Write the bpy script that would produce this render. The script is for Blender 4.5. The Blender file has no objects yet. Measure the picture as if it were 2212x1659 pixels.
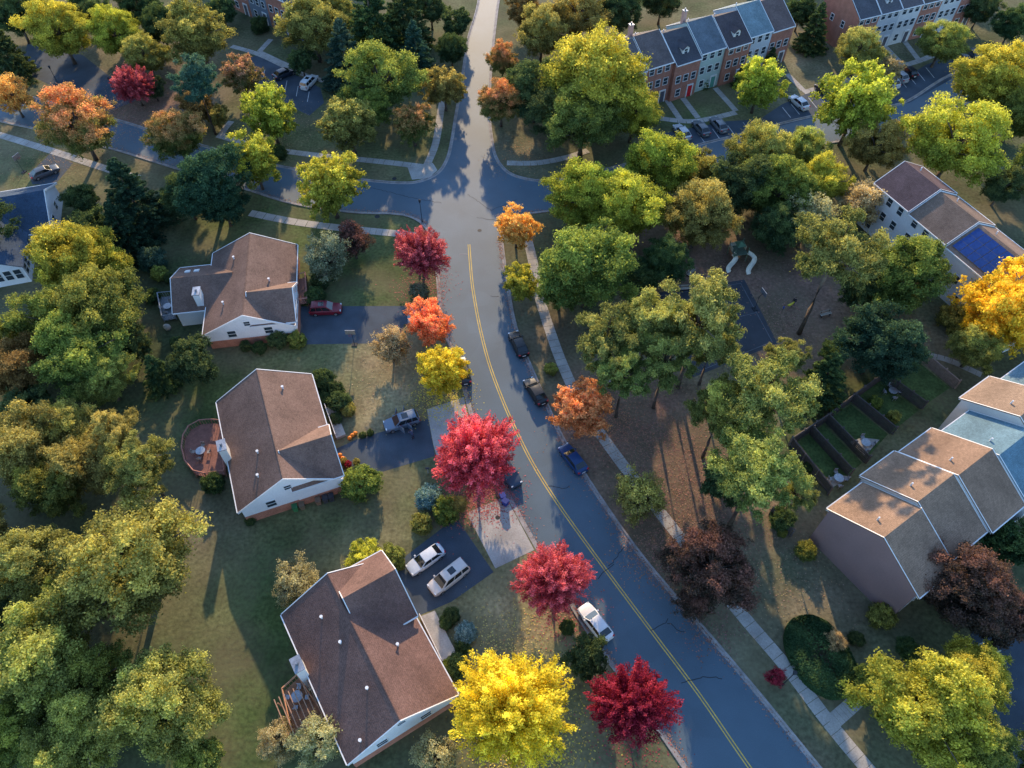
import bpy, bmesh, math, random
import numpy as np
from mathutils import Vector, Matrix, geometry, noise as mnoise
rng=np.random.default_rng(11); random.seed(11)
SC=bpy.context.scene; COL=SC.collection
# ---------- aerial survey: drone at 82 m, pitched 53 deg down; converts plan readings to metric ground positions
F=1620.; H=82.; TH=math.radians(53); S,C=math.sin(TH),math.cos(TH)
def G(px,py,z=0.):
    u=(px-1106)/F; v=(py-829.5)/F; d=(H-z)/(S+v*C)
    return (u*d, d*(C-v*S))
def DEP(py,z=0.): return (H-z)/(S+(py-829.5)/F*C)

# ---------- materials
MATS={}
def newmat(n):
    m=bpy.data.materials.new(n); m.use_nodes=True; nt=m.node_tree; nt.nodes.clear(); MATS[n]=m
    return m,nt
def nd(nt,t,**k):
    x=nt.nodes.new(t)
    for a,b in k.items(): setattr(x,a,b)
    return x
def surf(name,color=None,rough=.8,n1=1.0,n2=8.0,a1=.25,a2=.2,metal=0.,objcol=False,attr=None,bump=0.,coat=0.,coords='Object',band=None,spec=.3,speck=None,n3=None):
    m,nt=newmat(name); L=nt.links
    out=nd(nt,'ShaderNodeOutputMaterial'); b=nd(nt,'ShaderNodeBsdfPrincipled')
    L.new(b.outputs[0],out.inputs[0])
    b.inputs['Roughness'].default_value=rough; b.inputs['Metallic'].default_value=metal
    b.inputs['Coat Weight'].default_value=coat; b.inputs['Specular IOR Level'].default_value=spec
    tc=nd(nt,'ShaderNodeTexCoord'); 
    if objcol: src=nd(nt,'ShaderNodeObjectInfo').outputs['Color']
    elif attr: src=nd(nt,'ShaderNodeAttribute',attribute_name=attr).outputs['Color']
    else:
        r=nd(nt,'ShaderNodeRGB'); r.outputs[0].default_value=(*color,1); src=r.outputs[0]
    def nz(sc,det=5):
        t=nd(nt,'ShaderNodeTexNoise'); t.inputs['Scale'].default_value=sc; t.inputs['Detail'].default_value=det
        L.new(tc.outputs[coords],t.inputs['Vector']); return t.outputs['Fac']
    def mr(s,a,bb,lo=.3,hi=.7):
        r=nd(nt,'ShaderNodeMapRange'); r.inputs['From Min'].default_value=lo; r.inputs['From Max'].default_value=hi
        r.inputs['To Min'].default_value=a; r.inputs['To Max'].default_value=bb; L.new(s,r.inputs['Value']); return r.outputs[0]
    def mul(x,y):
        q=nd(nt,'ShaderNodeMath',operation='MULTIPLY'); L.new(x,q.inputs[0]); L.new(y,q.inputs[1]); return q.outputs[0]
    f1=nz(n1); f2=nz(n2,8); f=mul(mr(f1,1-a1,1+a1),mr(f2,1-a2,1+a2))
    if band:
        w=nd(nt,'ShaderNodeTexWave',bands_direction=band[0]); w.inputs['Scale'].default_value=band[1]; w.inputs['Distortion'].default_value=.4
        L.new(tc.outputs[coords],w.inputs['Vector']); f=mul(f,mr(w.outputs['Fac'],1-band[2],1+band[2],0,1))
    if speck:
        v=nd(nt,'ShaderNodeTexVoronoi'); v.inputs['Scale'].default_value=speck[0]; L.new(tc.outputs[coords],v.inputs['Vector'])
        sp=nd(nt,'ShaderNodeSeparateColor'); L.new(v.outputs['Color'],sp.inputs[0]); f=mul(f,mr(sp.outputs[0],1-speck[1],1+speck[1],0,1))
    vm=nd(nt,'ShaderNodeVectorMath',operation='SCALE'); L.new(src,vm.inputs[0]); L.new(f,vm.inputs['Scale'])
    res=vm.outputs[0]
    if n3:
        mx=nd(nt,'ShaderNodeMix',data_type='RGBA'); fac=mr(nz(n3[0],9),0,n3[1],.42,.66); L.new(fac,mx.inputs['Factor']); L.new(res,mx.inputs['A']); mx.inputs['B'].default_value=(*n3[2],1); res=mx.outputs['Result']
    L.new(res,b.inputs['Base Color'])
    if bump:
        bp=nd(nt,'ShaderNodeBump'); bp.inputs['Strength'].default_value=bump; bp.inputs['Distance'].default_value=.1
        L.new(f2,bp.inputs['Height']); L.new(bp.outputs[0],b.inputs['Normal'])
    return m
M_ground=surf('ground_soil_grass',attr='ground_tint',n1=.22,n2=2.2,a1=.28,a2=.34,bump=.45,rough=.95,spec=.15,speck=(2.3,.06),n3=(.14,.5,(.18,.145,.09)))
M_lawn=surf('fenced_lawn_grass',color=(.065,.105,.035),n1=.5,n2=3,a1=.3,a2=.3,bump=.4,rough=.95,spec=.15)
M_asph=surf('street_asphalt',color=(.078,.122,.158),n1=.13,n2=14,a1=.13,a2=.2,rough=.66,spec=.33,speck=(.35,.04))
M_drive=surf('driveway_asphalt',color=(.060,.080,.104),n1=.3,n2=9,a1=.25,a2=.15,rough=.85,spec=.2)
M_conc=surf('pavement_concrete',color=(.38,.36,.33),n1=.5,n2=6,a1=.2,a2=.14,rough=.85)
M_kerb=surf('kerb_concrete',color=(.30,.28,.27),n1=.8,n2=5,a1=.3,a2=.15,rough=.9)
M_yel=surf('yellow_paint',color=(.60,.42,.09),n1=.7,n2=9,a1=.2,a2=.25)
M_wht=surf('white_marking_paint',color=(.5,.5,.5),n1=.7,n2=9,a1=.25,a2=.25)
M_cwht=surf('worn_court_paint',color=(.13,.145,.165),n1=.7,n2=9,a1=.3,a2=.3)
M_crk=surf('tar_sealant',color=(.025,.03,.036),rough=.7)
M_court=surf('court_asphalt',color=(.055,.062,.074),n1=.25,n2=8,a1=.18,a2=.08,rough=.9,spec=.15)
M_roof=surf('roof_shingles',objcol=True,n1=.35,n2=7,a1=.18,a2=.25,bump=.3,rough=.85,spec=.15,band=('Z',3.2,.07),speck=(3.2,.10))
M_side=surf('siding',objcol=True,n1=.4,n2=5,a1=.06,a2=.05,band=('Z',2.4,.10),rough=.65)
M_brick=surf('brickwork',objcol=True,n1=1,n2=12,a1=.15,a2=.35,rough=.9,band=('Z',4,.1))
M_trim=surf('white_trim_paint',color=(.74,.74,.73),n1=.6,n2=4,a1=.05,a2=.05,rough=.5)
M_glass=surf('window_glass',color=(.03,.045,.06),rough=.08,a1=.2,a2=.1,spec=.8)
M_cglass=surf('car_glass',color=(.012,.016,.02),rough=.06,spec=.8)
M_paint=surf('car_paint',objcol=True,rough=.38,metal=.05,coat=.25,a1=.04,a2=.04,n2=3,spec=.35)
M_rub=surf('tyre_rubber',color=(.02,.02,.021),rough=.9)
M_met=surf('grey_metal',color=(.35,.36,.38),metal=.7,rough=.4)
M_lamp=surf('headlamp_lens',color=(.65,.68,.7),rough=.15,spec=.6)
M_tail=surf('tail_lamp_lens',color=(.4,.02,.02),rough=.2)
M_plain=surf('painted_surface',objcol=True,rough=.6,a1=.1,a2=.1)
M_wood=surf('weathered_wood',objcol=True,n1=2,n2=14,a1=.2,a2=.25,rough=.85)
M_bark=surf('bark',color=(.13,.105,.085),n1=2,n2=9,a1=.3,a2=.35,rough=.95)
M_fall=surf('fallen_leaf',attr='leaf_tint',a1=.05,a2=.05)
M_solar=surf('solar_panel_glass',color=(.010,.045,.20),rough=.25,spec=.5)  # bright blue of the reflected sky is put into the base colour
M_sframe=surf('solar_frame_metal',color=(.06,.08,.13),rough=.5)
M_skin=surf('skin',color=(.45,.28,.2),rough=.6,a1=.05,a2=.05)
# foliage
m,nt=newmat('foliage'); L=nt.links
out=nd(nt,'ShaderNodeOutputMaterial'); mix=nd(nt,'ShaderNodeMixShader'); mix.inputs[0].default_value=.45
df=nd(nt,'ShaderNodeBsdfDiffuse'); tr=nd(nt,'ShaderNodeBsdfTranslucent')
a=nd(nt,'ShaderNodeAttribute',attribute_name='leaf_tint'); sp=nd(nt,'ShaderNodeSeparateColor'); L.new(a.outputs['Color'],sp.inputs[0])
lc=nd(nt,'ShaderNodeAttribute',attribute_type='OBJECT',attribute_name='leaf_color')
tcn=nd(nt,'ShaderNodeAttribute',attribute_type='OBJECT',attribute_name='tip_color')
def mth(op,x,y):
    q=nd(nt,'ShaderNodeMath',operation=op)
    for i,k in enumerate((x,y)):
        if isinstance(k,(int,float)): q.inputs[i].default_value=k
        else: L.new(k,q.inputs[i])
    return q.outputs[0]
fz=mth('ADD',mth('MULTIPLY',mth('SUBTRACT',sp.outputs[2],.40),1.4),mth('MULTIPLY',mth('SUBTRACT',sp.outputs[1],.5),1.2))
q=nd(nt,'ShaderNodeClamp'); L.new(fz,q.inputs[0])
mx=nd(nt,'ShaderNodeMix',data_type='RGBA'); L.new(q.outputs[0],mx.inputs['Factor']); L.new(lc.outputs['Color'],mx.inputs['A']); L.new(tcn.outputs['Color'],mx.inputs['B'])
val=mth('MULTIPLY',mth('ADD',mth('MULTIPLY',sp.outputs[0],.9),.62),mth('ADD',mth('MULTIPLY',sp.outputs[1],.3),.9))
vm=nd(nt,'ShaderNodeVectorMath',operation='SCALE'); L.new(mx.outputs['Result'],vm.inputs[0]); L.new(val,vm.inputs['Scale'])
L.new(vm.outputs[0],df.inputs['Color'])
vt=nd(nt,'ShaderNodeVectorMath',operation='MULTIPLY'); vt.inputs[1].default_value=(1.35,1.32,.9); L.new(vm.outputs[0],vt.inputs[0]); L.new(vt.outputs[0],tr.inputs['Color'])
L.new(df.outputs[0],mix.inputs[1]); L.new(tr.outputs[0],mix.inputs[2]); L.new(mix.outputs[0],out.inputs[0])
M_fol=m

# ---------- mesh helpers
class MB:
    def __init__(s): s.v=[]; s.f=[]
    def add(s,v,f):
        n=len(s.v); s.v+= [tuple(p) for p in v]; s.f+=[tuple(i+n for i in q) for q in f]; return s
    def box(s,x0,x1,y0,y1,z0,z1):
        return s.add([(x0,y0,z0),(x1,y0,z0),(x1,y1,z0),(x0,y1,z0),(x0,y0,z1),(x1,y0,z1),(x1,y1,z1),(x0,y1,z1)],
          [(0,3,2,1),(4,5,6,7),(0,1,5,4),(1,2,6,5),(2,3,7,6),(3,0,4,7)])
    def tube(s,path,rad,n=7,cap=True):
        P=[Vector(p) for p in path]; V=[]; 
        for i,p in enumerate(P):
            d=(P[min(i+1,len(P)-1)]-P[max(i-1,0)])
            if d.length<1e-6: d=Vector((0,0,1))
            qt=d.normalized().to_track_quat('Z','Y'); r=rad[i] if hasattr(rad,'__len__') else rad
            for k in range(n):
                a=2*math.pi*k/n; V.append(p+qt@Vector((r*math.cos(a),r*math.sin(a),0)))
        Fc=[(i*n+k,i*n+(k+1)%n,(i+1)*n+(k+1)%n,(i+1)*n+k) for i in range(len(P)-1) for k in range(n)]
        if cap: Fc+=[tuple(range(n))[::-1],tuple((len(P)-1)*n+k for k in range(n))]
        return s.add(V,Fc)
    def ball(s,c,r,nu=10,nv=6,sq=(1,1,1)):
        V=[];Fc=[]
        for j in range(nv+1):
            t=math.pi*j/nv
            for i in range(nu):
                a=2*math.pi*i/nu; V.append((c[0]+r*sq[0]*math.sin(t)*math.cos(a),c[1]+r*sq[1]*math.sin(t)*math.sin(a),c[2]+r*sq[2]*math.cos(t)))
        for j in range(nv):
            for i in range(nu):
                Fc.append((j*nu+i,(j+1)*nu+i,(j+1)*nu+(i+1)%nu,j*nu+(i+1)%nu))
        return s.add(V,Fc)
    def mesh(s,name,mat,smooth=False):
        me=bpy.data.meshes.new(name); me.from_pydata(s.v,[],s.f); me.materials.append(mat)
        if smooth: me.polygons.foreach_set('use_smooth',[True]*len(me.polygons))
        me.update(); return me
def ob(name,me,parent=None,loc=(0,0,0),rz=0,color=None):
    o=bpy.data.objects.new(name,me); COL.objects.link(o); o.location=loc; o.rotation_euler[2]=rz
    if parent: o.parent=parent
    if color: o.color=(*color,1)
    return o
def top(name,label,cat,loc=(0,0,0),rz=0,group=None,me=None,color=None):
    o=ob(name,me,None,loc,rz,color); o['label']=label; o['category']=cat
    if group: o['group']=group
    return o
def struct(name,me,label,cat):
    o=ob(name,me); o['kind']='structure'; o['label']=label; o['category']=cat; return o

# ---------- curves & ribbons
def smooth(pts,step=5):
    P=[Vector((*p,0)) for p in pts]; out=[]
    for i in range(len(P)-1):
        p0=P[max(i-1,0)];p1=P[i];p2=P[i+1];p3=P[min(i+2,len(P)-1)]
        for k in range(step):
            t=k/step
            q=.5*((2*p1)+(p2-p0)*t+(2*p0-5*p1+4*p2-p3)*t*t+(3*p1-p0-3*p2+p3)*t**3); out.append((q.x,q.y))
    out.append((P[-1].x,P[-1].y)); return out
def gl(px): return [G(*p) for p in px]
def offs(pts,d):
    o=[]
    for i in range(len(pts)):
        a=Vector(pts[max(i-1,0)]); b=Vector(pts[min(i+1,len(pts)-1)]); t=(b-a).normalized()
        o.append((pts[i][0]-t.y*d,pts[i][1]+t.x*d))
    return o
def ribbon(mb,pts,d0,d1,z):
    A=offs(pts,d0);B=offs(pts,d1);n=len(pts)
    mb.add([(*p,z) for p in A]+[(*p,z) for p in B],[(i,i+1,n+i+1,n+i) for i in range(n-1)]); return mb
def slab(mb,pts,d0,d1,hs):
    A=offs(pts,d0);B=offs(pts,d1);n=len(pts)
    if not hasattr(hs,'__len__'): hs=[hs]*n
    V=[(*A[i],hs[i]) for i in range(n)]+[(*B[i],hs[i]) for i in range(n)]+[(*A[i],-.02) for i in range(n)]+[(*B[i],-.02) for i in range(n)]
    Fc=[]
    for i in range(n-1):
        Fc+=[(i,i+1,n+i+1,n+i),(2*n+i,2*n+i+1,i+1,i),(n+i,n+i+1,3*n+i+1,3*n+i)]
    mb.add(V,Fc); return mb
def polygon(mb,pts,z):
    V=[Vector((*p,0)) for p in pts]; T=geometry.tessellate_polygon([V])
    mb.add([(p.x,p.y,z) for p in V],[t for t in T]); return mb
def pslab(mb,pts,z0,z1):
    n=len(pts)
    mb.add([(*p,z1) for p in pts]+[(*p,z0) for p in pts],[tuple(range(n))]+[(i,(i+1)%n,n+(i+1)%n,n+i) for i in range(n)]); return mb

# ---------- ground
def lin(a,b,s): return list(np.arange(a,b,s))
xs=np.array([-3000,-1200,-500,-250]+lin(-160,161,1.25)+[250,500,1200,3000.])
ys=np.array([-2500,-800,-200,-60]+lin(-10,221,1.25)+[300,500,1200,3500.])
X,Y=np.meshgrid(xs,ys); nx,ny=len(xs),len(ys)
dry=(.28,.215,.12); grn=(.092,.112,.042); lit=(.22,.125,.098); dirt=(.18,.15,.10); dk=(.075,.078,.042); gdry=(.16,.145,.072)
base=np.array((.115,.11,.06)); Wt=np.ones(X.shape)*.25; Cc=np.ones(X.shape+(3,))*base*.25
for px,py,r,c in [(780,600,110,grn),(560,480,140,grn),(700,520,90,grn),(400,900,110,grn),(450,1150,90,dirt),(520,1280,100,grn),(520,1380,130,grn),(450,1480,130,grn),(560,1180,60,gdry),(530,1600,120,grn),(420,1250,60,gdry),(480,1330,60,gdry),
  (820,800,80,dry),(880,860,60,dry),(760,830,60,dry),(640,770,70,gdry),(700,1130,90,gdry),(820,1120,80,gdry),(860,1060,50,gdry),(1090,1310,90,dry),(1000,1330,60,dry),(1150,1420,90,dry),(1220,1600,120,gdry),(1350,1640,90,dirt),
  (1400,950,130,lit),(1500,1100,120,lit),(1330,860,70,lit),(1270,960,60,lit),(1560,600,120,lit),(1700,650,110,lit),(1450,560,90,lit),(1400,1180,60,lit),(1180,720,50,lit),(1700,720,80,lit),
  (1700,1230,120,dirt),(1640,1330,80,dirt),(1600,1480,90,dirt),(1760,1560,70,dirt),(1850,1240,80,dirt),
  (280,220,120,lit),(120,170,120,dirt),(600,290,110,gdry),(840,320,90,gdry),(60,330,90,gdry),(160,390,80,gdry),(1560,220,60,gdry),(1500,240,60,grn),(1780,150,120,dirt),(1120,330,60,dirt),
  (1960,830,50,grn),(1770,980,50,grn),(1880,870,50,grn),(2000,720,90,dirt),(1130,680,35,dirt),(660,470,80,grn),(1000,620,40,grn),(60,1150,200,dk),(300,1100,150,dk),(300,700,160,dk),(200,1400,200,dk)]:
    gx,gy=G(px,py); rm=r*DEP(py)/F
    w=2.2*np.exp(-(((X-gx)**2+(Y-gy)**2)/rm**2)); Wt+=w; Cc+=w[...,None]*np.array(c)
Cc/=Wt[...,None]
nzv=np.array([mnoise.noise(Vector((x*.09,y*.09,0)))+.6*mnoise.noise(Vector((x*.3,y*.3,4))) for x,y in zip(X.ravel(),Y.ravel())]).reshape(X.shape)
k=np.clip(.5+nzv*.9,0,1)[...,None]
Cc=Cc*(.78+.44*k)*(1-.22*(1-k)*np.array((.9,-.2,.6)))
V=np.stack([X,Y,np.zeros_like(X)],-1).reshape(-1,3)
idx=np.arange(nx*ny).reshape(ny,nx)
Fq=np.stack([idx[:-1,:-1],idx[:-1,1:],idx[1:,1:],idx[1:,:-1]],-1).reshape(-1,4)
me=bpy.data.meshes.new('ground'); me.from_pydata(V.tolist(),[],Fq.tolist()); me.materials.append(M_ground)
ca=me.color_attributes.new('ground_tint','FLOAT_COLOR','POINT'); ca.data.foreach_set('color',np.concatenate([Cc.reshape(-1,3),np.ones((nx*ny,1))],1).ravel().astype(np.float32))
struct('ground',me,'lawn, leaf litter and bare soil of the neighbourhood','ground')

# ---------- street
NW=[(1052,-110),(1042,-50),(1030,20),(1012,80),(1002,140),(993,200),(984,250),(976,300),(966,342),(945,374),(905,392),(860,395),(780,388),(700,376),(620,362),(540,345),(450,318),(350,290),(270,264),(180,240),(90,215),(0,196),(-150,165),(-400,120)]
SW=[(-400,175),(-150,228),(0,262),(90,282),(180,305),(270,330),(350,355),(450,385),(540,412),(620,437),(700,452),(780,460),(850,462),(890,470),(918,490),(935,525),(943,580),(950,660),(962,720),(985,780),(1005,850),(1025,920),(1060,1000),(1105,1085),(1152,1170),(1198,1245),(1248,1330),(1300,1408),(1366,1495),(1430,1588),(1500,1690),(1600,1830),(1700,1960)]
SE=[(2050,1960),(1900,1810),(1770,1659),(1640,1500),(1530,1370),(1460,1290),(1385,1200),(1320,1110),(1260,1020),(1215,945),(1180,870),(1150,800),(1125,740),(1108,680),(1095,600),(1087,545),(1085,510),(1097,478),(1130,463),(1180,457),(1300,437),(1420,405),(1560,365),(1700,325),(1850,300),(1960,280),(2060,238),(2140,195),(2260,145),(2400,90)]
NE=[(2400,35),(2250,88),(2130,130),(2040,168),(1960,218),(1900,232),(1750,252),(1600,290),(1520,310),(1440,330),(1350,355),(1260,377),(1180,390),(1130,385),(1095,370),(1072,340),(1063,300),(1058,250),(1059,190),(1063,130),(1070,60),(1078,0),(1092,-60),(1102,-110)]
eN,eS,eE,eR=[smooth(gl(k)) for k in (NW,SW,SE,NE)]
mb=MB(); polygon(mb,eN+eS+eE+eR,.004); struct('road',mb.mesh('road',M_asph),'asphalt street with side streets meeting at a junction','road')
gaps=[(945,670,3.5),(1003,865,5),(1120,1120,5.5),(100,300,4)]
gg=[(G(a,b),r) for a,b,r in gaps]
for e in (eN,eS,eE,eR):
    d=[]; 
    for i in range(len(e)-1):
        a=Vector(e[i]);b=Vector(e[i+1]);n=max(1,int((b-a).length/.8))
        d+=[tuple(a.lerp(b,k/n)) for k in range(n)]
    hs=[]
    for p in d:
        h=.13
        for g_,r in gg:
            if (Vector(p)-Vector(g_)).length<r: h=.016
        hs.append(h)
    mb=MB(); slab(mb,d,.0,-.22,hs); ribbon(mb,d,0.0,.34,.0085)
    struct('kerb',mb.mesh('kerb',M_kerb),'pale concrete kerb and gutter along the asphalt street','kerb')
cl=smooth(gl([(1013,528),(1016,570),(1021,620),(1035,700),(1055,780),(1080,850),(1110,920),(1150,1000),(1200,1080),(1260,1165),(1330,1260),(1420,1380),(1510,1500),(1610,1645),(1700,1770),(1800,1900)]))
mb=MB(); ribbon(mb,cl,.09,.21,.013); ribbon(mb,cl,-.21,-.09,.013)
struct('road_marking',mb.mesh('road_marking',M_yel),'double yellow centre line painted on the asphalt','road marking')
mb=MB(); ribbon(mb,[G(992,549),G(1010,549)],-.07,.07,.013)
struct('road_marking',mb.mesh('road_marking',M_kerb),'short faded stop bar painted on the asphalt','road marking')
mb=MB()
for c in [[(1405,1362),(1440,1345),(1450,1330)],[(1440,1345),(1470,1362),(1492,1366)],[(1185,1050),(1222,1056),(1236,1044)],[(1222,1056),(1225,1070)],[(1470,1475),(1520,1462),(1570,1465)],[(1290,1250),(1330,1215)],[(1060,640),(1085,642)],[(1450,1330),(1435,1318)],[(800,405),(880,425),(960,440)],[(1010,420),(1060,455),(1120,430)],[(1030,470),(1080,478)],[(1350,1180),(1310,1230)]]:
    P=[]; g_=gl(c)
    for i in range(len(g_)-1):
        A=Vector(g_[i]);B=Vector(g_[i+1]);n=max(2,int((B-A).length/.4))
        P+=[tuple(A.lerp(B,k/n)+Vector((random.uniform(-.12,.12),random.uniform(-.12,.12)))) for k in range(n)]
    if len(P)>2: ribbon(mb,P,-.04,.04,.0165)
struct('road_repair',mb.mesh('road_repair',M_crk),'dark sealed cracks in the asphalt','road')
for px,py,r in [(1036,498,.35),(852,386,.4),(1075,1118,.3),(815,468,.45)]:
    mb=MB(); x,y=G(px,py); mb.add([(x+r*math.cos(a*.5236),y+r*math.sin(a*.5236),.02) for a in range(12)],[tuple(range(12))])
    struct('manhole_cover',mb.mesh('manhole_cover',M_crk),'dark round manhole cover set in the asphalt','manhole cover')
def walk(px,w=1.35,label='pale concrete pavement beside the street'):
    p=smooth(gl(px)); mb=MB(); d=[]
    for i in range(len(p)-1):
        a=Vector(p[i]);b=Vector(p[i+1]);n=max(1,round((b-a).length/1.3))
        d+=[tuple(a.lerp(b,k/n)) for k in range(n)]
    d.append(p[-1])
    for i in range(len(d)-1):
        a=Vector(d[i]);b=Vector(d[i+1]);t=(b-a)
        slab(mb,[tuple(a+t*.02),tuple(b-t*.02)],-w/2,w/2,.035+random.uniform(-.004,.004))
    struct('pavement',mb.mesh('pavement',M_conc),label,'pavement')
walk([(1128,478),(1140,520),(1150,560),(1165,640),(1190,720),(1216,790),(1248,858),(1292,930),(1350,1010),(1420,1100),(1500,1200),(1600,1325),(1700,1442),(1790,1560),(1872,1659),(1960,1760)],1.5)
walk([(1795,1562),(1830,1532),(1862,1502)],1.5)
walk([(470,292),(560,318),(640,330),(700,337),(830,350),(912,360)]); walk([(922,357),(938,320),(946,285),(952,240),(957,215)],1.3)
walk([(540,460),(640,480),(760,495),(880,507),(905,512)],1.5); walk([(-60,278),(0,292),(60,310),(130,332),(240,368),(300,385)],1.5)
walk([(1095,352),(1160,352),(1225,340),(1270,325)],1.3); walk([(478,292),(486,278),(500,262)],1.2)
walk([(1420,255),(1500,262),(1590,243)],1.3); 
for a,b in [((1440,215),(1472,262)),((1475,212),(1508,255)),((1545,190),(1590,240)),((1700,160),(1735,195)),((1900,88),(1950,140)),((1945,78),(1985,130)),((560,112),(640,150)),((585,85),(560,112))]:
    walk([a,((a[0]+b[0])/2,(a[1]+b[1])/2),b],1.1,'pale concrete front walk leading to a townhouse')
walk([(1735,200),(1850,168),(1990,130),(2060,95)],1.3); walk([(500,100),(560,118),(640,155),(700,175)],1.2)
walk([(1975,765),(2040,775),(2120,810)],1.0)
def pad(name,px,z,mat,label,cat):
    mb=MB(); polygon(mb,gl(px),z); return struct(name,mb.mesh(name,mat),label,cat)
pad('driveway',[(648,662),(880,661),(872,700),(868,741),(650,744)],.008,M_drive,'dark asphalt driveway in front of a house','driveway')
pad('driveway',[(720,972),(780,945),(835,930),(925,905),(940,985),(810,1024),(765,1008),(735,1000)],.008,M_drive,'dark asphalt driveway in front of a house','driveway')
pad('driveway',[(845,1225),(985,1118),(1066,1236),(975,1300),(905,1330)],.008,M_drive,'dark asphalt driveway in front of a house','driveway')
pad('driveway',[(62,378),(110,330),(158,352),(118,400),(70,398)],.008,M_drive,'dark asphalt driveway leading to the side street','driveway')
pad('driveway_apron',[(878,658),(950,662),(958,704),(872,700)],.012,M_drive,'asphalt driveway mouth joining the street','driveway')
pad('driveway_apron',[(922,884),(1002,858),(1012,905),(950,1010),(936,960)],.012,M_conc,'pale concrete driveway mouth joining the street','driveway')
pad('driveway_apron',[(1008,1108),(1092,1072),(1154,1188),(1070,1228)],.012,M_conc,'pale concrete driveway mouth joining the street','driveway')
pad('path',[(878,658),(902,655),(905,690),(882,705)],.02,M_conc,'pale concrete path slab crossing the driveway','path')
pad('path',[(880,360),(935,352),(945,368),(925,385),(890,388)],.014,M_conc,'pale concrete kerb ramp at the junction','path')
pad('parking_lot',[(530,128),(560,118),(692,190),(700,222),(668,250),(600,215),(520,165)],.008,M_drive,'dark asphalt parking bays beside townhouses','parking lot')
pad('parking_lot',[(60,95),(180,120),(300,215),(250,235),(130,195),(40,150)],.006,M_drive,'dark asphalt parking area between trees','parking lot')
pad('parking_lot',[(1420,290),(1570,262),(1640,258),(1690,225),(1770,190),(1860,175),(1960,165),(2000,140),(2090,105),(2110,140),(1965,222),(1900,236),(1750,256),(1440,332)],.0065,M_drive,'dark asphalt parking bays beside townhouses','parking lot')
pad('parking_lot',[(2060,1440),(2120,1330),(2260,1380),(2400,1750),(2120,1750)],.006,M_drive,'dark asphalt parking area by townhouses','parking lot')
COURT=gl([(1372,640),(1608,604),(1680,742),(1498,815)])
pad('basketball_court',[(1372,640),(1608,604),(1680,742),(1498,815)],.008,M_court,'dark asphalt play court with faint white lines','playing court')
mb=MB()
for a,b in [((1392,644),(1600,612)),((1600,612),(1668,738)),((1668,738),(1502,805)),((1502,805),(1392,644)),((1440,722),(1635,675)),((1540,770),(1560,762))]: ribbon(mb,gl([a,b]),-.04,.04,.013)
g0=G(1535,697); ribbon(mb,[(g0[0]+1.8*math.cos(t*.3307),g0[1]+1.8*math.sin(t*.3307)) for t in range(20)],-.04,.04,.013)
struct('court_marking',mb.mesh('court_marking',M_cwht),'faint white lines painted on the play court','court marking')
LW='small green lawn in a fenced townhouse backyard'
for q_ in ([(1712,962),(1780,918),(1862,1000),(1792,1062)],[(1788,908),(1838,874),(1918,938),(1868,994)],[(1844,866),(1898,826),(1985,886),(1925,934)],[(1906,820),(1972,772),(2052,838),(1990,880)]): pad('lawn',q_,.006,M_lawn,LW,'lawn')
mb=MB()
for i in range(6): 
    t=i/5; a=(1440+t*165,300-t*36); ribbon(mb,gl([a,(a[0]+16,a[1]+22)]),-.06,.06,.013)
for i in range(7):
    t=i/6; a=(1880+t*120,188-t*42); ribbon(mb,gl([a,(a[0]+18,a[1]+22)]),-.06,.06,.013)
for i in range(6):
    t=i/5; a=(548+t*120,138+t*60); ribbon(mb,gl([a,(a[0]-4,a[1]+22)]),-.06,.06,.013)
for i in range(5):
    t=i/4; a=(1690+t*75,232-t*28); ribbon(mb,gl([a,(a[0]+18,a[1]+22)]),-.06,.06,.013)
for i in range(5):
    t=i/4; a=(2095+t*30,1400+t*120); ribbon(mb,gl([a,(a[0]+60,a[1]-25)]),-.06,.06,.013)
struct('parking_marking',mb.mesh('parking_marking',M_wht),'white parking bay lines painted on dark asphalt','road marking')

# ---------- windows & buildings
WC={}
def window(parent,x,y,z,w,h,rz=0,name='window'):
    k=(w,h)
    if k not in WC:
        f=MB(); t=.09
        f.box(-w/2-t,w/2+t,-.06,0,-h/2-t,-h/2); f.box(-w/2-t,w/2+t,-.06,0,h/2,h/2+t); f.box(-w/2-t,-w/2,-.06,0,-h/2,h/2); f.box(w/2,w/2+t,-.06,0,-h/2,h/2); f.box(-w/2,w/2,-.055,-.02,-.03,.03)
        p=MB().box(-w/2+.001,w/2-.001,-.025,-.003,-h/2+.001,h/2-.001); WC[k]=(f.mesh('window_frame',M_trim),p.mesh('pane',M_glass))
    o=ob(name,WC[k][0],parent,(x,y,z),rz); ob('pane',WC[k][1],o); return o
def groof(x0,x1,y0,y1,ze,rise,ov=.35,t=.14,ovx=None):
    ovx=ov if ovx is None else ovx
    ym=(y0+y1)/2; sl=rise/((y1-y0)/2); zo=ze-ov*sl
    pr=[(y0-ov,zo),(ym,ze+rise),(y1+ov,zo),(y1+ov,zo-t),(ym,ze+rise-t),(y0-ov,zo-t)]
    pr=[(a,b+t+.02) for a,b in pr]
    mb=MB(); mb.add([(x0-ovx,a,b) for a,b in pr]+[(x1+ovx,a,b) for a,b in pr],
       [(0,1,7,6),(1,2,8,7),(2,3,9,8),(3,4,10,9),(4,5,11,10),(5,0,6,11),(0,5,4,1),(1,4,3,2),(6,7,10,11),(7,8,9,10)]); return mb
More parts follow.
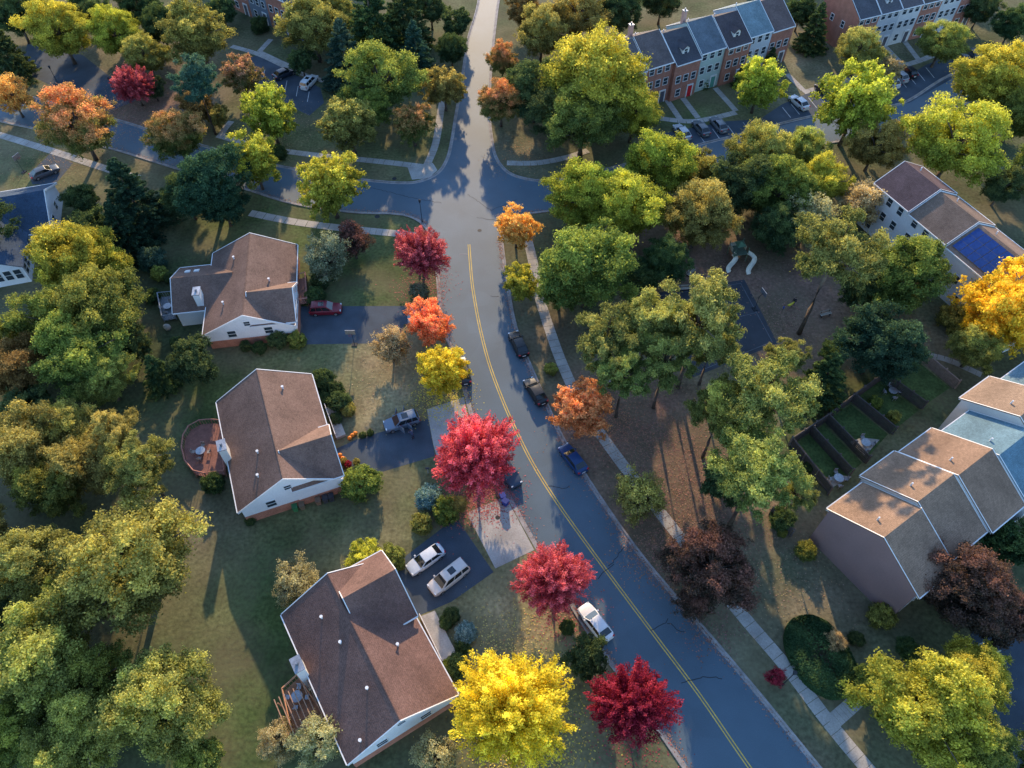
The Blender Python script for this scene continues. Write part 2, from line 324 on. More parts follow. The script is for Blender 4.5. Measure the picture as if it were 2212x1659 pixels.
def rtrim(x0,x1,y0,y1,ze,rise,ov=.35,ovx=None,ends=(1,1),t=.16):
    ovx=ov if ovx is None else ovx
    mb=MB(); ym=(y0+y1)/2; sl=rise/((y1-y0)/2); zo=ze-ov*sl
    for e,(xx,sg) in enumerate(((x0-ovx,-1),(x1+ovx,1))):
        if not ends[e]: continue
        a,b=sorted((xx+sg*.002,xx+sg*.10))
        for ya,yb in ((y0-ov,ym),(ym,y1+ov)):
            za=zo if ya<ym else ze+rise; zb=ze+rise if yb<=ym else zo
            v=[];
            for x in (a,b):
                v+=[(x,ya,za-.12),(x,yb,zb-.12),(x,yb,zb+t+.05),(x,ya,za+t+.05)]
            mb.add(v,[(0,1,2,3),(7,6,5,4),(0,4,5,1),(1,5,6,2),(2,6,7,3),(3,7,4,0)])
    mb.box(x0-ovx,x1+ovx,y0-ov-.12,y0-ov-.004,zo-.02,zo+.14+.02); mb.box(x0-ovx,x1+ovx,y1+ov+.004,y1+ov+.12,zo-.02,zo+.16)
    return mb
def gwall(x0,x1,y0,y1,z0,ze,rise):
    ym=(y0+y1)/2; pr=[(y0,z0),(y1,z0),(y1,ze),(ym,ze+rise),(y0,ze)]
    mb=MB(); mb.add([(x0,a,b) for a,b in pr]+[(x1,a,b) for a,b in pr],[(0,4,3,2,1),(5,6,7,8,9),(0,1,6,5),(1,2,7,6),(4,0,5,9),(2,3,8,7),(3,4,9,8)]); return mb
def frame(a,b):
    d=Vector(b)-Vector(a); return a,math.atan2(d.y,d.x),d.length
def chimney(parent,x,y,z0,z1,sx=1.5,sy=.9,col=(.72,.72,.7)):
    c=ob('chimney',MB().box(x-sx/2,x+sx/2,y-sy/2,y+sy/2,z0,z1).mesh('chimney',M_side),parent,color=col)
    ob('chimney_cap',MB().box(x-sx/2-.08,x+sx/2+.08,y-sy/2-.08,y+sy/2+.08,z1+.003,z1+.12).tube([(x,y,z1+.1),(x,y,z1+.5)],.16,8).mesh('chimney_cap',M_met),c)
ROOFC=(.175,.112,.088)
def rot(mb): 
    mb.v=[(yy,xx,zz) for xx,yy,zz in mb.v]; mb.f=[tuple(reversed(q)) for q in mb.f]; return mb
def detached(A,B,z,W,rise,wing,label,roof=ROOFC,wallc=(.76,.77,.78),brick=(.42,.18,.12),chim=None,vents=()):
    a,ang,Ln=frame(G(*A,z),G(*B,z))
    o=top('house',label,'house',(a[0],a[1],0),ang)
    ov=.35; y0,y1=ov,W-ov; x0,x1=ov,Ln-ov
    bz=1.5
    ob('brick_base',MB().box(x0-.02,x1+.02,y0-.02,y1+.02,-.1,bz).mesh('brick_base',M_brick),o,color=brick)
    ob('wall',gwall(x0,x1,y0,y1,bz+.002,z,rise).mesh('wall',M_side),o,color=wallc)
    r=ob('roof',groof(x0,x1,y0,y1,z,rise).mesh('roof',M_roof),o,color=roof)
    ob('roof_trim',rtrim(x0,x1,y0,y1,z,rise).mesh('roof_trim',M_trim),r)
    ym=W/2
    mb=MB(); mb.tube([(x0-.3,ym,z+rise+.12),(x1+.3,ym,z+rise+.12)],.09,6); ob('ridge_cap',mb.mesh('ridge_cap',M_roof),r,color=tuple(c*.85 for c in roof))
    wa,wb,ext,wz,wr=wing
    ob('wing_base',rot(MB().box(y1-.5,y1+ext+.02,wa+.28,wb-.28,-.1,bz)).mesh('wing_base',M_brick),o,color=brick)
    ob('front_wing',rot(gwall(ym+.6,y1+ext,wa+.3,wb-.3,bz+.004,wz,wr)).mesh('front_wing',M_side),o,color=wallc)
    rr=ob('wing_roof',rot(groof(ym+.6,y1+ext,wa+.3,wb-.3,wz,wr,.3)).mesh('wing_roof',M_roof),o,color=tuple(c*1.05 for c in roof))
    ob('roof_trim',rot(rtrim(ym+.6,y1+ext,wa+.3,wb-.3,wz,wr,.3)).mesh('roof_trim',M_trim),rr)
    for yy in (W*.3,W*.7): window(o,x1,yy,2.6,1.1,1.2,math.pi/2)
    window(o,x1,W*.5,z+rise*.35,.8,.8,math.pi/2)
    for xx in np.arange(x0+1.5,x1-1,3.2):
        if not (wa-.8<xx<wb+.8): window(o,xx,y1,2.5,1.2,1.3,math.pi)
        window(o,xx,y0,2.5,1.2,1.3,0)
    for k in (.3,.7): window(o,wa+(wb-wa)*k,y1+ext,2.7,1.2,1.3,math.pi)
    dx=(wa-1.6) if wa>3 else wb+1.6
    d=ob('door',MB().box(dx-.5,dx+.5,y1,y1+.06,.2,2.3).mesh('door',M_plain),o,color=(.3,.06,.05)); ob('handle',MB().box(dx+.32,dx+.4,y1+.06,y1+.12,1.15,1.25).mesh('handle',M_met),d)
    if chim: chimney(o,chim[0],chim[1],0,chim[2])
    for vx,vy in vents:
        zz=z+rise*(1-abs(vy-ym)/(ym)); ob('vent_pipe',MB().tube([(vx,vy,zz-.1),(vx,vy,zz+.5)],.1,8).tube([(vx,vy,zz+.5),(vx,vy,zz+.62)],.17,8).mesh('vent_pipe',M_trim),r)
    return o,ang,a,Ln
h1=detached((460,547),(437,725),3.3,12.6,3.0,(8.6,16.4,.3,3.9,2.6),'split-level house with brown shingle roof beside a driveway',chim=(10.2,-.7,5.6),vents=((4,4),(9,9.2),(12.5,3)))
h2=detached((467,868),(513,1107),3.6,12.4,3.7,(9.2,17,.3,4.3,3.0),'split-level house with brown roof, white gable and backyard deck',chim=(8.8,.1,6.0),vents=((3,8.6),(11.5,4),(14.5,3.4)))
h3=detached((607,1328),(750,1652),4.0,12.0,3.2,(-.6,8.0,.2,4.9,3.2),'large split-level house with brown roof and wooden deck',roof=(.15,.088,.072),chim=(6.6,-.3,6.2),vents=((3.5,3.6),(7,4.2),(12.5,4.6),(16,2),(10,9)))
o=h1[0]
ob('rear_wing',rot(gwall(-4.3,.3,2.6,11.2,0,3.1,2.2)).mesh('rear_wing',M_side),o,color=(.7,.7,.68))
rr=ob('rear_wing_roof',rot(groof(-4.3,3.6,2.6,11.2,3.1,2.2,.35)).mesh('rear_wing_roof',M_roof),o,color=ROOFC)
ob('roof_trim',rot(rtrim(-4.3,.4,2.6,11.2,3.1,2.2,.35,ends=(1,0))).mesh('roof_trim',M_trim),rr)
for yy in (-1.6,-2.9):
    s=ob('skylight',MB().box(-.45,.45,-.35,.35,-.05,.14).mesh('skylight',M_trim),rr,(4.6,yy,4.3)); s.rotation_euler=(0,-.47,0)
def deck(px,h,label,col=(.22,.12,.08)):
    g_=gl(px); cx=sum(p[0] for p in g_)/len(g_); cy=sum(p[1] for p in g_)/len(g_); q=[(x-cx,y-cy) for x,y in g_]
    o=top('deck',label,'deck',(cx,cy,0)); mb=MB(); pslab(mb,q,h-.15,h); ob('deck_floor',mb.mesh('deck_floor',M_wood),o,color=col)
    n=len(q); mb=MB()
    for i in range(n):
        a=Vector((*q[i],0));b=Vector((*q[(i+1)%n],0)); k=max(2,int((b-a).length/.35))
        ob('post',MB().box(a.x-.06,a.x+.06,a.y-.06,a.y+.06,0,h+1.05).mesh('post',M_wood),o,color=col)
        mb.tube([(a.x,a.y,h+1.0),(b.x,b.y,h+1.0)],.09,4)
        for j in range(1,k): p=a.lerp(b,j/k); mb.box(p.x-.02,p.x+.02,p.y-.02,p.y+.02,h,h+1)
    ob('railing',mb.mesh('railing',M_wood),o,color=tuple(c*1.6 for c in col)); return o
deck([(482,922),(462,920),(438,922),(416,934),(404,954),(401,980),(408,1008),(426,1030),(450,1036),(492,1030)],.6,'rounded reddish backyard deck with furniture behind the house',(.24,.11,.085))
deck([(620,1500),(652,1470),(712,1560),(690,1585),(640,1590)],1.2,'reddish wooden backyard deck with slatted pergola',(.36,.18,.1))
deck([(645,612),(664,606),(668,662),(650,664)],.8,'small wooden front porch with railing',(.3,.15,.12))
deck([(346,645),(378,642),(382,690),(356,695)],.3,'small grey patio platform behind the house',(.19,.21,.24))
def porch(px,label):
    g_=gl(px); mb=MB(); pslab(mb,g_,-.02,.45); o=top('porch',label,'porch'); ob('porch_slab',mb.mesh('porch_slab',M_conc),o)
    a=Vector(g_[0]);b=Vector(g_[1]); mb=MB()
    for k in range(9):
        p=a.lerp(b,k/8); mb.box(p.x-.03,p.x+.03,p.y-.03,p.y+.03,.45,1.35)
    mb.tube([(a.x,a.y,1.38),(b.x,b.y,1.38)],.05,4); ob('railing',mb.mesh('railing',M_trim),o)
porch([(908,1335),(955,1432),(985,1410),(940,1322)],'white concrete entrance porch with railing beside the house')
porch([(705,885),(728,950),(748,942),(722,878)],'white concrete entrance porch with railing beside the house')
o=top('pergola','slatted wooden pergola over the backyard deck','pergola',(*G(665,1545),0),h3[1])
for sx in (-1.6,1.6):
    for sy in (-1.8,1.8): ob('post',MB().box(sx-.06,sx+.06,sy-.06,sy+.06,0,3.1).mesh('post',M_wood),o,color=(.4,.22,.13))
mb=MB()
for k in range(9): mb.box(-2.1,2.1,-2+k*.5-.04,-2+k*.5+.04,3.1,3.25)
ob('slat',mb.mesh('slat',M_wood),o,color=(.42,.24,.15))
def dormer(o,x,D,ze,rise,y=1.6,c=(.7,.72,.74),rc=(.1,.1,.11)):
    zb=ze+rise*y/(D/2)
    d=ob('dormer',rot(gwall(y,y+2.6,x-.75,x+.75,zb-.3,zb+.9,.6)).mesh('dormer',M_side),o,color=c)
    ob('dormer_roof',rot(groof(y-.1,y+2.7,x-.75,x+.75,zb+.9,.6,.15,.08)).mesh('dormer_roof',M_roof),d,color=rc); window(d,x,y,zb+.4,.7,.9,0)
def row(A,B,z,D,n,rise,units,label,grp,doors=True,w=None):
    ga,ang,Ln=frame(G(*A,z),G(*B,z)); uw=w or Ln/n; res=[]
    for i in range(n):
        u=units[i%len(units)]; dz=u.get('dz',0); dy=u.get('dy',0)
        px=ga[0]+math.cos(ang)*uw*i-math.sin(ang)*dy; py=ga[1]+math.sin(ang)*uw*i+math.cos(ang)*dy
        o=top('townhouse',u['l']+' '+label,'townhouse',(px,py,0),ang,grp)
        ze=z+dz; x0,x1=.004,uw-.004
        ob('wall',gwall(x0,x1,.3,D-.3,-.05,ze,rise).mesh('wall',M_brick if u.get('br') else M_side),o,color=u['w'])
        rc=tuple(min(1,c*1.2) for c in u['r'])
        r=ob('roof',groof(x0,x1,.3,D-.3,ze,rise,.35,ovx=0).mesh('roof',M_roof),o,color=rc)
        ob('roof_trim',rtrim(x0,x1,.3,D-.3,ze,rise,.35,ovx=-.12,ends=(1,1),t=.13).mesh('roof_trim',M_trim),r)
        for lv in range(3):
            zz=1.5+lv*2.75
            if zz>ze-.8: continue
            for k,xx in enumerate((.2,.5,.8) if lv else (.28,.75)):
                if doors and lv==0 and k==1:
                    dd=ob('door',MB().box(uw*xx-.5,uw*xx+.5,.2,.298,0,2.15).mesh('door',M_plain),o,color=u.get('d',(.1,.1,.12))); ob('handle',MB().box(uw*xx+.3,uw*xx+.38,.14,.2,1,1.1).mesh('handle',M_met),dd)
                    ob('door_surround',MB().box(uw*xx-.72,uw*xx-.52,.16,.297,0,2.3).box(uw*xx+.52,uw*xx+.72,.16,.297,0,2.3).box(uw*xx-.72,uw*xx+.72,.16,.297,2.302,2.55).mesh('door_surround',M_trim),o)
                else: window(o,uw*xx,.3,zz,.95,1.35,0)
        for lv in (1,2):
            if 1.5+lv*2.75<ze-.6:
              for k in (.25,.7): window(o,uw*k,D-.3,1.5+lv*2.75,.95,1.2,math.pi)
        if i==0 and 'mauve' not in u['l']:
            for k in (.35,.65): window(o,0.004,D*k,5,.8,1.2,-math.pi/2)
        if u.get('dorm'): dormer(o,uw/2,D,ze,rise,c=u['w'] if not u.get('br') else (.65,.65,.62),rc=rc)
        ob('vent_pipe',MB().tube([(uw*.3,D*.65,ze+rise*.6),(uw*.3,D*.65,ze+rise*.7+.7)],.1,8).mesh('vent_pipe',M_trim),r)
        res.append(o)
    return res
br=(.38,.17,.12)
U3=[dict(l='white-sided grey-roofed',w=(.62,.62,.6),r=(.10,.095,.10)),dict(l='brick brown-roofed',w=br,br=1,r=(.10,.082,.08),dz=.2),dict(l='brick red-doored dark-roofed',w=br,br=1,r=(.055,.055,.065),dz=-.3,dy=-.8,dorm=1,d=(.6,.02,.03)),
    dict(l='pale-green grey-roofed',w=(.42,.52,.48),r=(.09,.11,.13),dy=-.4,dz=.2,d=(.1,.3,.25)),dict(l='brick dormered dark-roofed',w=br,br=1,r=(.06,.05,.055),dorm=1,dy=-.9),dict(l='pale-blue slate-roofed',w=(.5,.54,.58),r=(.13,.18,.2),dz=.3),dict(l='brick brown-roofed',w=br,br=1,r=(.11,.08,.075),dy=.3,dz=-.3)]
rowC=row((1342,170),(1705,58),7.8,11.5,7,3.2,U3,'townhouse with front lawn and walk','townhouses in a row',w=5.8)
for i in (1,3): chimney(rowC[i],.6,7.5,9,12.6,.7,.7,(.5,.3,.25))
U4=[dict(l='brick dark-roofed',w=br,br=1,r=(.07,.07,.08)),dict(l='grey-sided',w=(.5,.52,.55),r=(.08,.08,.09),dorm=1),dict(l='white-sided',w=(.65,.65,.65),r=(.09,.08,.085)),dict(l='brick dormered',w=br,br=1,r=(.08,.065,.06),dorm=1),dict(l='pale-sided',w=(.55,.56,.56),r=(.1,.1,.11))]
row((1858,42),(2130,-25),7.8,11,6,3.2,U4,'townhouse facing parking bays','townhouses in a row')
row((440,-75),(655,22),7.5,11,5,3.0,[U4[1],U4[0],dict(l='blue-grey-sided',w=(.16,.2,.25),r=(.08,.08,.09)),U4[3],dict(l='slate-blue-sided',w=(.2,.25,.3),r=(.07,.07,.08))],'townhouse among the trees','townhouses in a row')
U2=[dict(l='white-sided dark-roofed',w=(.72,.74,.78),r=(.09,.06,.062)),dict(l='white-sided brown-roofed',w=(.72,.74,.78),r=(.15,.105,.08),dz=-.3),dict(l='white-sided solar-roofed',w=(.72,.74,.78),r=(.18,.125,.095),dz=-.6),dict(l='white-sided tan-roofed',w=(.72,.74,.78),r=(.18,.13,.1),dz=-.9),dict(l='white-sided brown-roofed',w=(.72,.74,.78),r=(.17,.125,.1),dz=-1.2)]
r2=row((1888,394),(2093,564),8.2,9.6,4,2.3,U2,'end-of-row townhouse beside trees','townhouses in a row',w=7.6,doors=False)
uo=r2[2]; ze=8.2-.6; an_=math.atan(2.3/4.5)
for iy in range(3):
    for ix in range(5):
        d_=.25+iy*1.42; y=.3+d_*math.cos(an_); z=ze+d_*math.sin(an_)+.26
        p=ob('solar_panel',MB().box(-.60,.60,0,1.36,0,.05).mesh('solar_panel',M_solar),uo,(1.2+ix*1.3,y,z)); p.rotation_euler=(an_,0,0)
        ob('panel_frame',MB().box(-.63,.63,-.03,-.002,-.01,.06).box(-.63,.63,1.362,1.39,-.01,.06).box(-.63,-.602,-.002,1.362,-.01,.06).box(.602,.63,-.002,1.362,-.01,.06).mesh('panel_frame',M_sframe),p)
U1=[dict(l='mauve-sided tan-roofed',w=(.27,.18,.175),r=(.22,.145,.10)),dict(l='tan-roofed',w=(.55,.5,.46),r=(.21,.14,.097),dz=.2,dy=.7),dict(l='brown-roofed',w=(.6,.6,.58),r=(.2,.13,.09),dz=.35,dy=.3),dict(l='blue-grey-roofed',w=(.6,.6,.6),r=(.10,.17,.21),dz=.1,dy=-.6),dict(l='tan-roofed',w=(.6,.58,.55),r=(.22,.155,.11),dz=.5,dy=1.2),dict(l='grey-roofed',w=(.6,.6,.6),r=(.10,.16,.19),dz=.1,dy=.2)]
row((1984,1292),(2320,1010),7,12.3,6,3.3,U1,'townhouse with fenced backyard','townhouses in a row',w=6.2)
a=G(104,496,3.2); o=top('house','dark blue-roofed white house with bay windows','house',(a[0],a[1],0),math.radians(196))
hz=3.2
ob('wall',gwall(0,18,-11.5,0,0,hz,3.0).mesh('wall',M_side),o,color=(.7,.73,.78)); r=ob('roof',groof(0,18,-11.5,0,hz,3.0).mesh('roof',M_roof),o,color=(.045,.075,.12))
ob('roof_trim',rtrim(0,18,-11.5,0,hz,3.0).mesh('roof_trim',M_trim),r)
ob('front_wing',rot(gwall(-2,7.5,3.2,9.6,0,3.3,1.6)).mesh('front_wing',M_side),o,color=(.72,.75,.8)); ob('wing_roof',rot(groof(-2.5,7.5,3.2,9.6,3.3,1.6)).mesh('wing_roof',M_roof),o,color=(.045,.075,.12))
for k in range(5): window(o,3.2,1+k*1.4,2.0,1.0,1.7,-math.pi/2)
for k in range(4): window(o,4.2+k*1.4,7.5,1.9,1.0,1.7,math.pi)
window(o,1.6,0,1.7,1,1.4,math.pi)
for k in (.35,.65): window(o,0,-11.5*k,2,1,1.3,-math.pi/2)

# ---------- trees
def nrm(a): return a/np.maximum(np.linalg.norm(a,axis=1,keepdims=True),1e-9)
def rdir(n): return nrm(rng.normal(size=(n,3)))
def quads(name,P,N,size,el=1.4,ax=None,tint=None,mat=None):
    n=len(P); R=rdir(n) if ax is None else ax+rdir(n)*.6
    T=nrm(R-N*np.sum(R*N,1,keepdims=True)); B=np.cross(N,T)
    s=(size*rng.uniform(.6,1.35,n))[:,None]
    V=np.stack([P-T*s*el*.5,P+B*s*.5,P+T*s*el*.5,P-B*s*.5],1).reshape(-1,3)
    me=bpy.data.meshes.new(name); nv=4*n
    me.vertices.add(nv); me.vertices.foreach_set('co',V.astype(np.float32).ravel())
    me.loops.add(nv); me.loops.foreach_set('vertex_index',np.arange(nv,dtype=np.int32))
    me.polygons.add(n); me.polygons.foreach_set('loop_start',np.arange(0,nv,4,dtype=np.int32))
    me.update(calc_edges=True)
    ca=me.color_attributes.new('leaf_tint','FLOAT_COLOR','POINT')
    ca.data.foreach_set('color',np.repeat(np.concatenate([tint,np.ones((n,1))],1),4,axis=0).astype(np.float32).ravel())
    me.materials.append(mat or M_fol); return me
RAW={}
def crown(kind,seed,n,leaf):
    global rng; rng=np.random.default_rng(seed)
    if kind in('broad','sparse','pine','bush','airy'):
        ns=12
        if kind=='bush': nl=60; lc_=rdir(nl)*rng.uniform(.6,.78,(nl,1)); lr=rng.uniform(.2,.3,nl)
        elif kind=='pine':
            nl=85; lc_=rdir(nl)*(rng.uniform(.15,1.0,(nl,1)))*np.array((1,1,.8)); lr=rng.uniform(.09,.19,nl); ns=14
        elif kind=='airy':
            nl=230; lc_=rdir(nl)*rng.uniform(.25,.97,(nl,1)); lr=rng.uniform(.07,.17,nl); ns=9
        else:
            nl=135; lc_=rdir(nl)*rng.uniform(.4,.92,(nl,1))*np.array((1,1,.95)); lr=rng.uniform(.09,.22,nl)
        if kind in('broad','sparse','airy'):
            an=np.arctan2(lc_[:,1],lc_[:,0]); lump=1+.15*np.sin(an*3+seed)+.08*np.sin(an*5+seed*2); lc_[:,:2]*=lump[:,None]
            lc_[:,2]=np.where(lc_[:,2]<-.5,-.5,lc_[:,2])
        lt=rng.uniform(0,1,nl); pr=lr**2; pr/=pr.sum(); li=rng.choice(nl,n,p=pr)
        fl=np.array((1,1,.7 if kind!='pine' else .5))
        sd=rdir(nl*ns); sd[:,2]=np.where(rng.uniform(size=nl*ns)<.6,np.abs(sd[:,2]),sd[:,2]); st=rng.uniform(0,1,nl*ns); sr=rng.uniform(.6,1.4,(nl*ns,1))
        si=li*ns+rng.integers(0,ns,n)
        d=rdir(n); rr=rng.uniform(.1,1,(n,1))**.45
        jit=np.where(rng.uniform(size=(n,1))<.25,.045,.014)
        P=lc_[li]+lr[li][:,None]*fl*(sd[si]*sr[si]*.9+d*rr*.48)+rng.normal(size=(n,3))*jit
        N=nrm(d*.35+sd[si]*.3+nrm(lc_[li])*.25+rdir(n)*.8+np.array((0,0,.3)))
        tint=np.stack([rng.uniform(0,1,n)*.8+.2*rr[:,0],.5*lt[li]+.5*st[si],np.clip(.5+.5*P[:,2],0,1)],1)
        m=np.linalg.norm(P,axis=1)>.3
        if kind=='sparse': m&=(rng.uniform(size=n)<.45)
        return P[m],N[m],leaf,1.5 if kind!='pine' else 2.0,None,tint[m],lc_[::3] if kind=='airy' else lc_
    if kind=='feather':
        nb=330; d=rdir(nb); d[:,2]=np.abs(d[:,2])*1.15-.25; d=nrm(d)
        o0=np.array((0,0,-.45)); end=d*rng.uniform(.66,1.14,(nb,1)); an=np.arctan2(end[:,1],end[:,0]); end[:,:2]*=(1+.08*np.sin(an*4+seed))[:,None]
        li=rng.integers(0,nb,n); t=rng.uniform(.22,1,n)**.65; 
        P=o0+(end[li]-o0)*t[:,None]; P[:,2]+=.10*np.sin(t*3.1)
        sp_=.12*(1-t)+.036; P+=rng.normal(size=(n,3))*(sp_*.75)[:,None]
        ax=nrm(end[li]-o0); N=nrm(rdir(n)+np.array((0,0,.5)))
        lt=rng.uniform(0,1,nb)
        return P,N,leaf,1.7,ax,np.stack([rng.uniform(0,1,n),lt[li],np.clip(t*.6+.25*P[:,2],0,1)],1),end[::36]*.8
    if kind=='spruce':
        nb=230; hb=rng.uniform(0,1,nb)**1.15; az=rng.uniform(0,6.283,nb); R=(1-hb)**.8*rng.uniform(.75,1.12,nb)+.05
        li=rng.integers(0,nb,n); t=rng.uniform(.2,1,n)**.7; z=-1.1+2.35*hb
        P=np.stack([np.cos(az[li])*R[li]*t,np.sin(az[li])*R[li]*t,z[li]-.18*t*R[li]+.1*t*t],1)
        side=np.stack([-np.sin(az[li]),np.cos(az[li]),np.zeros(n)],1); P+=side*(rng.normal(size=n)*.16*(1.15-t)*R[li].clip(.3))[:,None]+rdir(n)*.03
        ax=np.stack([np.cos(az[li]),np.sin(az[li]),np.zeros(n)],1); N=nrm(rdir(n)*.6+np.array((0,0,.8)))
        lt=rng.uniform(0,1,nb); return P,N,leaf,1.8,ax,np.stack([rng.uniform(0,1,n),lt[li],t*.8],1),np.zeros((0,3))
ZC=dict(broad=1.2,sparse=1.1,pine=2.5,bush=.62,feather=1.0,spruce=1.15,airy=1.15)
def trunkmesh(kind,lc_,zc):
    mb=MB(); r=.055 if kind!='pine' else .05
    if kind=='bush': r=.03
    topz=zc+.35 if kind in('broad','sparse','airy') else zc+(.6 if kind=='pine' else 1.0)
    if kind=='feather': topz=zc-.1
    if kind=='bush': topz=zc
    path=[(0,0,-.02),(.01,.0,topz*.25),(-.01,.015,topz*.5),(.02,-.01,topz*.75),(0,0,topz)]
    mb.tube(path,[r*1.35,r,r*.85,r*.6,r*.2],8)
    for c in lc_[:: (3 if kind=='sparse' else 6)]:
        b=Vector((0,0,max(zc*.45,zc+float(c[2])*.3-.35))); e=Vector((float(c[0]),float(c[1]),zc+float(c[2])))
        mid=b.lerp(e,.5)+Vector((0,0,.06)); mb.tube([b,mid,e],[r*.5,r*.3,r*.1],5)
        if kind=='sparse':
            for _ in range(3):
                e2=e+Vector((random.uniform(-.3,.3),random.uniform(-.3,.3),random.uniform(0,.35))); mb.tube([mid,e2],[r*.2,r*.05],4)
    return mb.mesh('trunk',M_bark,True)
PROTO={}
def proto(key,kind,seeds,n,leaf):
    L_=[]
    for s in seeds:
        P,N,lf,el,ax,t,lc_=crown(kind,s,n,leaf); zc=ZC[kind]
        me=quads('crown',P+np.array((0,0,zc)),N,lf,el,ax,t); L_.append((me,trunkmesh(kind,lc_,zc)))
        RAW[(key,s)]=(P,N,t)
    PROTO[key]=(kind,L_)
proto('broadL','broad',(1,2,3,4,15),76000,.027)
proto('broadS','broad',(5,6,7),28000,.047)
proto('airyS','airy',(51,52,53),34000,.041)
proto('sparseL','sparse',(8,9),32000,.040)
proto('pineL','pine',(12,13,14),64000,.024)
proto('featherL','feather',(21,22,23),60000,.028)
proto('spruceL','spruce',(31,32),36000,.041)
proto('bushL','bush',(41,42),14000,.058)
PAL=dict(yg=((.23,.25,.045),(.56,.53,.085),'yellow-green'),green=((.12,.165,.05),(.33,.34,.075),'green'),dg=((.052,.092,.045),(.13,.17,.06),'dark green'),
 sp=((.03,.07,.045),(.065,.12,.065),'deep green'),bg=((.05,.115,.09),(.12,.19,.13),'blue-green'),olive=((.20,.185,.06),(.48,.42,.13),'olive'),
 pine=((.17,.21,.07),(.43,.43,.13),'light green'),orange=((.52,.21,.09),(.78,.38,.18),'orange'),amber=((.52,.29,.08),(.80,.50,.16),'orange-gold'),red=((.40,.065,.09),(.66,.17,.21),'bright red'),
 dred=((.21,.02,.045),(.38,.05,.08),'deep crimson'),yellow=((.60,.46,.05),(.86,.69,.09),'bright yellow'),gold=((.60,.45,.045),(.86,.68,.085),'golden'),
 gor=((.15,.18,.055),(.66,.33,.15),'green and orange'),gred=((.16,.16,.06),(.58,.30,.20),'green and pink-red'),tan=((.32,.26,.14),(.52,.43,.24),'tan'),
 pur=((.08,.062,.05),(.22,.105,.085),'dark maroon-green'),brown=((.19,.13,.05),(.36,.23,.09),'brown'),pale=((.32,.33,.17),(.52,.5,.28),'pale cream-green'),grey=((.17,.18,.12),(.30,.29,.20),'grey-green'),blue=((.13,.22,.23),(.26,.38,.38),'blue-grey'),ogreen=((.18,.19,.06),(.47,.45,.12),'olive-green'))
KW=dict(broad=('deciduous_tree','tree','rounded leafy tree'),airy=('deciduous_tree','tree','airy fine-leaved young tree'),sparse=('deciduous_tree','tree','thinly leaved tree with bare twigs'),pine=('pine_tree','tree','tall pine tree with clumped needles'),feather=('maple_tree','tree','maple tree with feathery crown'),spruce=('conifer_tree','tree','dense conical conifer'),bush=('shrub','shrub','rounded garden shrub'))
def zone(px,py):
    if 1180<px<1800 and 420<py<1150: return 'in the park'
    if px<500 and py>500: return 'in backyard woodland'
    if py<330: return 'near the townhouses'
    if px>1750: return 'beside the townhouses'
    if px<1400 and 450<py: return 'on a front lawn'
    return 'beside the street'
def tree(px,py,d,kind,pal,hk=1.0,seed=None,sz=None):
    key={'broad':'broadL','airy':'airyS','sparse':'sparseL','pine':'pineL','feather':'featherL','spruce':'spruceL','bush':'bushL'}[kind]
    k=ZC[kind]*hk; r=3.
    for _ in range(4): r=d/2*DEP(py,min(k*r,22))/F; 
    r*=1.04
    if kind=='broad' and r<3.4: key='broadS'
    x,y=G(px,py,k*r); ps=PROTO[key][1]; me,tm=ps[random.randrange(len(ps)) if seed is None else seed%len(ps)]
    nm,cat,kw=KW[kind]; lf,tp,dn=PAL[pal]
    an=random.uniform(0,6.28)
    o=top(nm,f'{dn} {kw} {zone(px,py)}',cat,(x,y,0),an,'shrubs in the gardens' if kind=='bush' else 'trees of the neighbourhood'); 
    sxy=random.uniform(.9,1.1); o.scale=(r*sxy,r/sxy,r*hk)
    t=ob('trunk',tm,o); c=ob('crown',me,o)
    j=random.uniform(.86,1.14); h=random.uniform(-.07,.07)
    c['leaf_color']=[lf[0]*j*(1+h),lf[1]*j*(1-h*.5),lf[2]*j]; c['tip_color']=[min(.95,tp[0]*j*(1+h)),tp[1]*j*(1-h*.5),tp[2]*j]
    return o
B,Fe,Pi,Sp,Bu,Spr,Ai='broad','feather','pine','spruce','bush','sparse','airy'
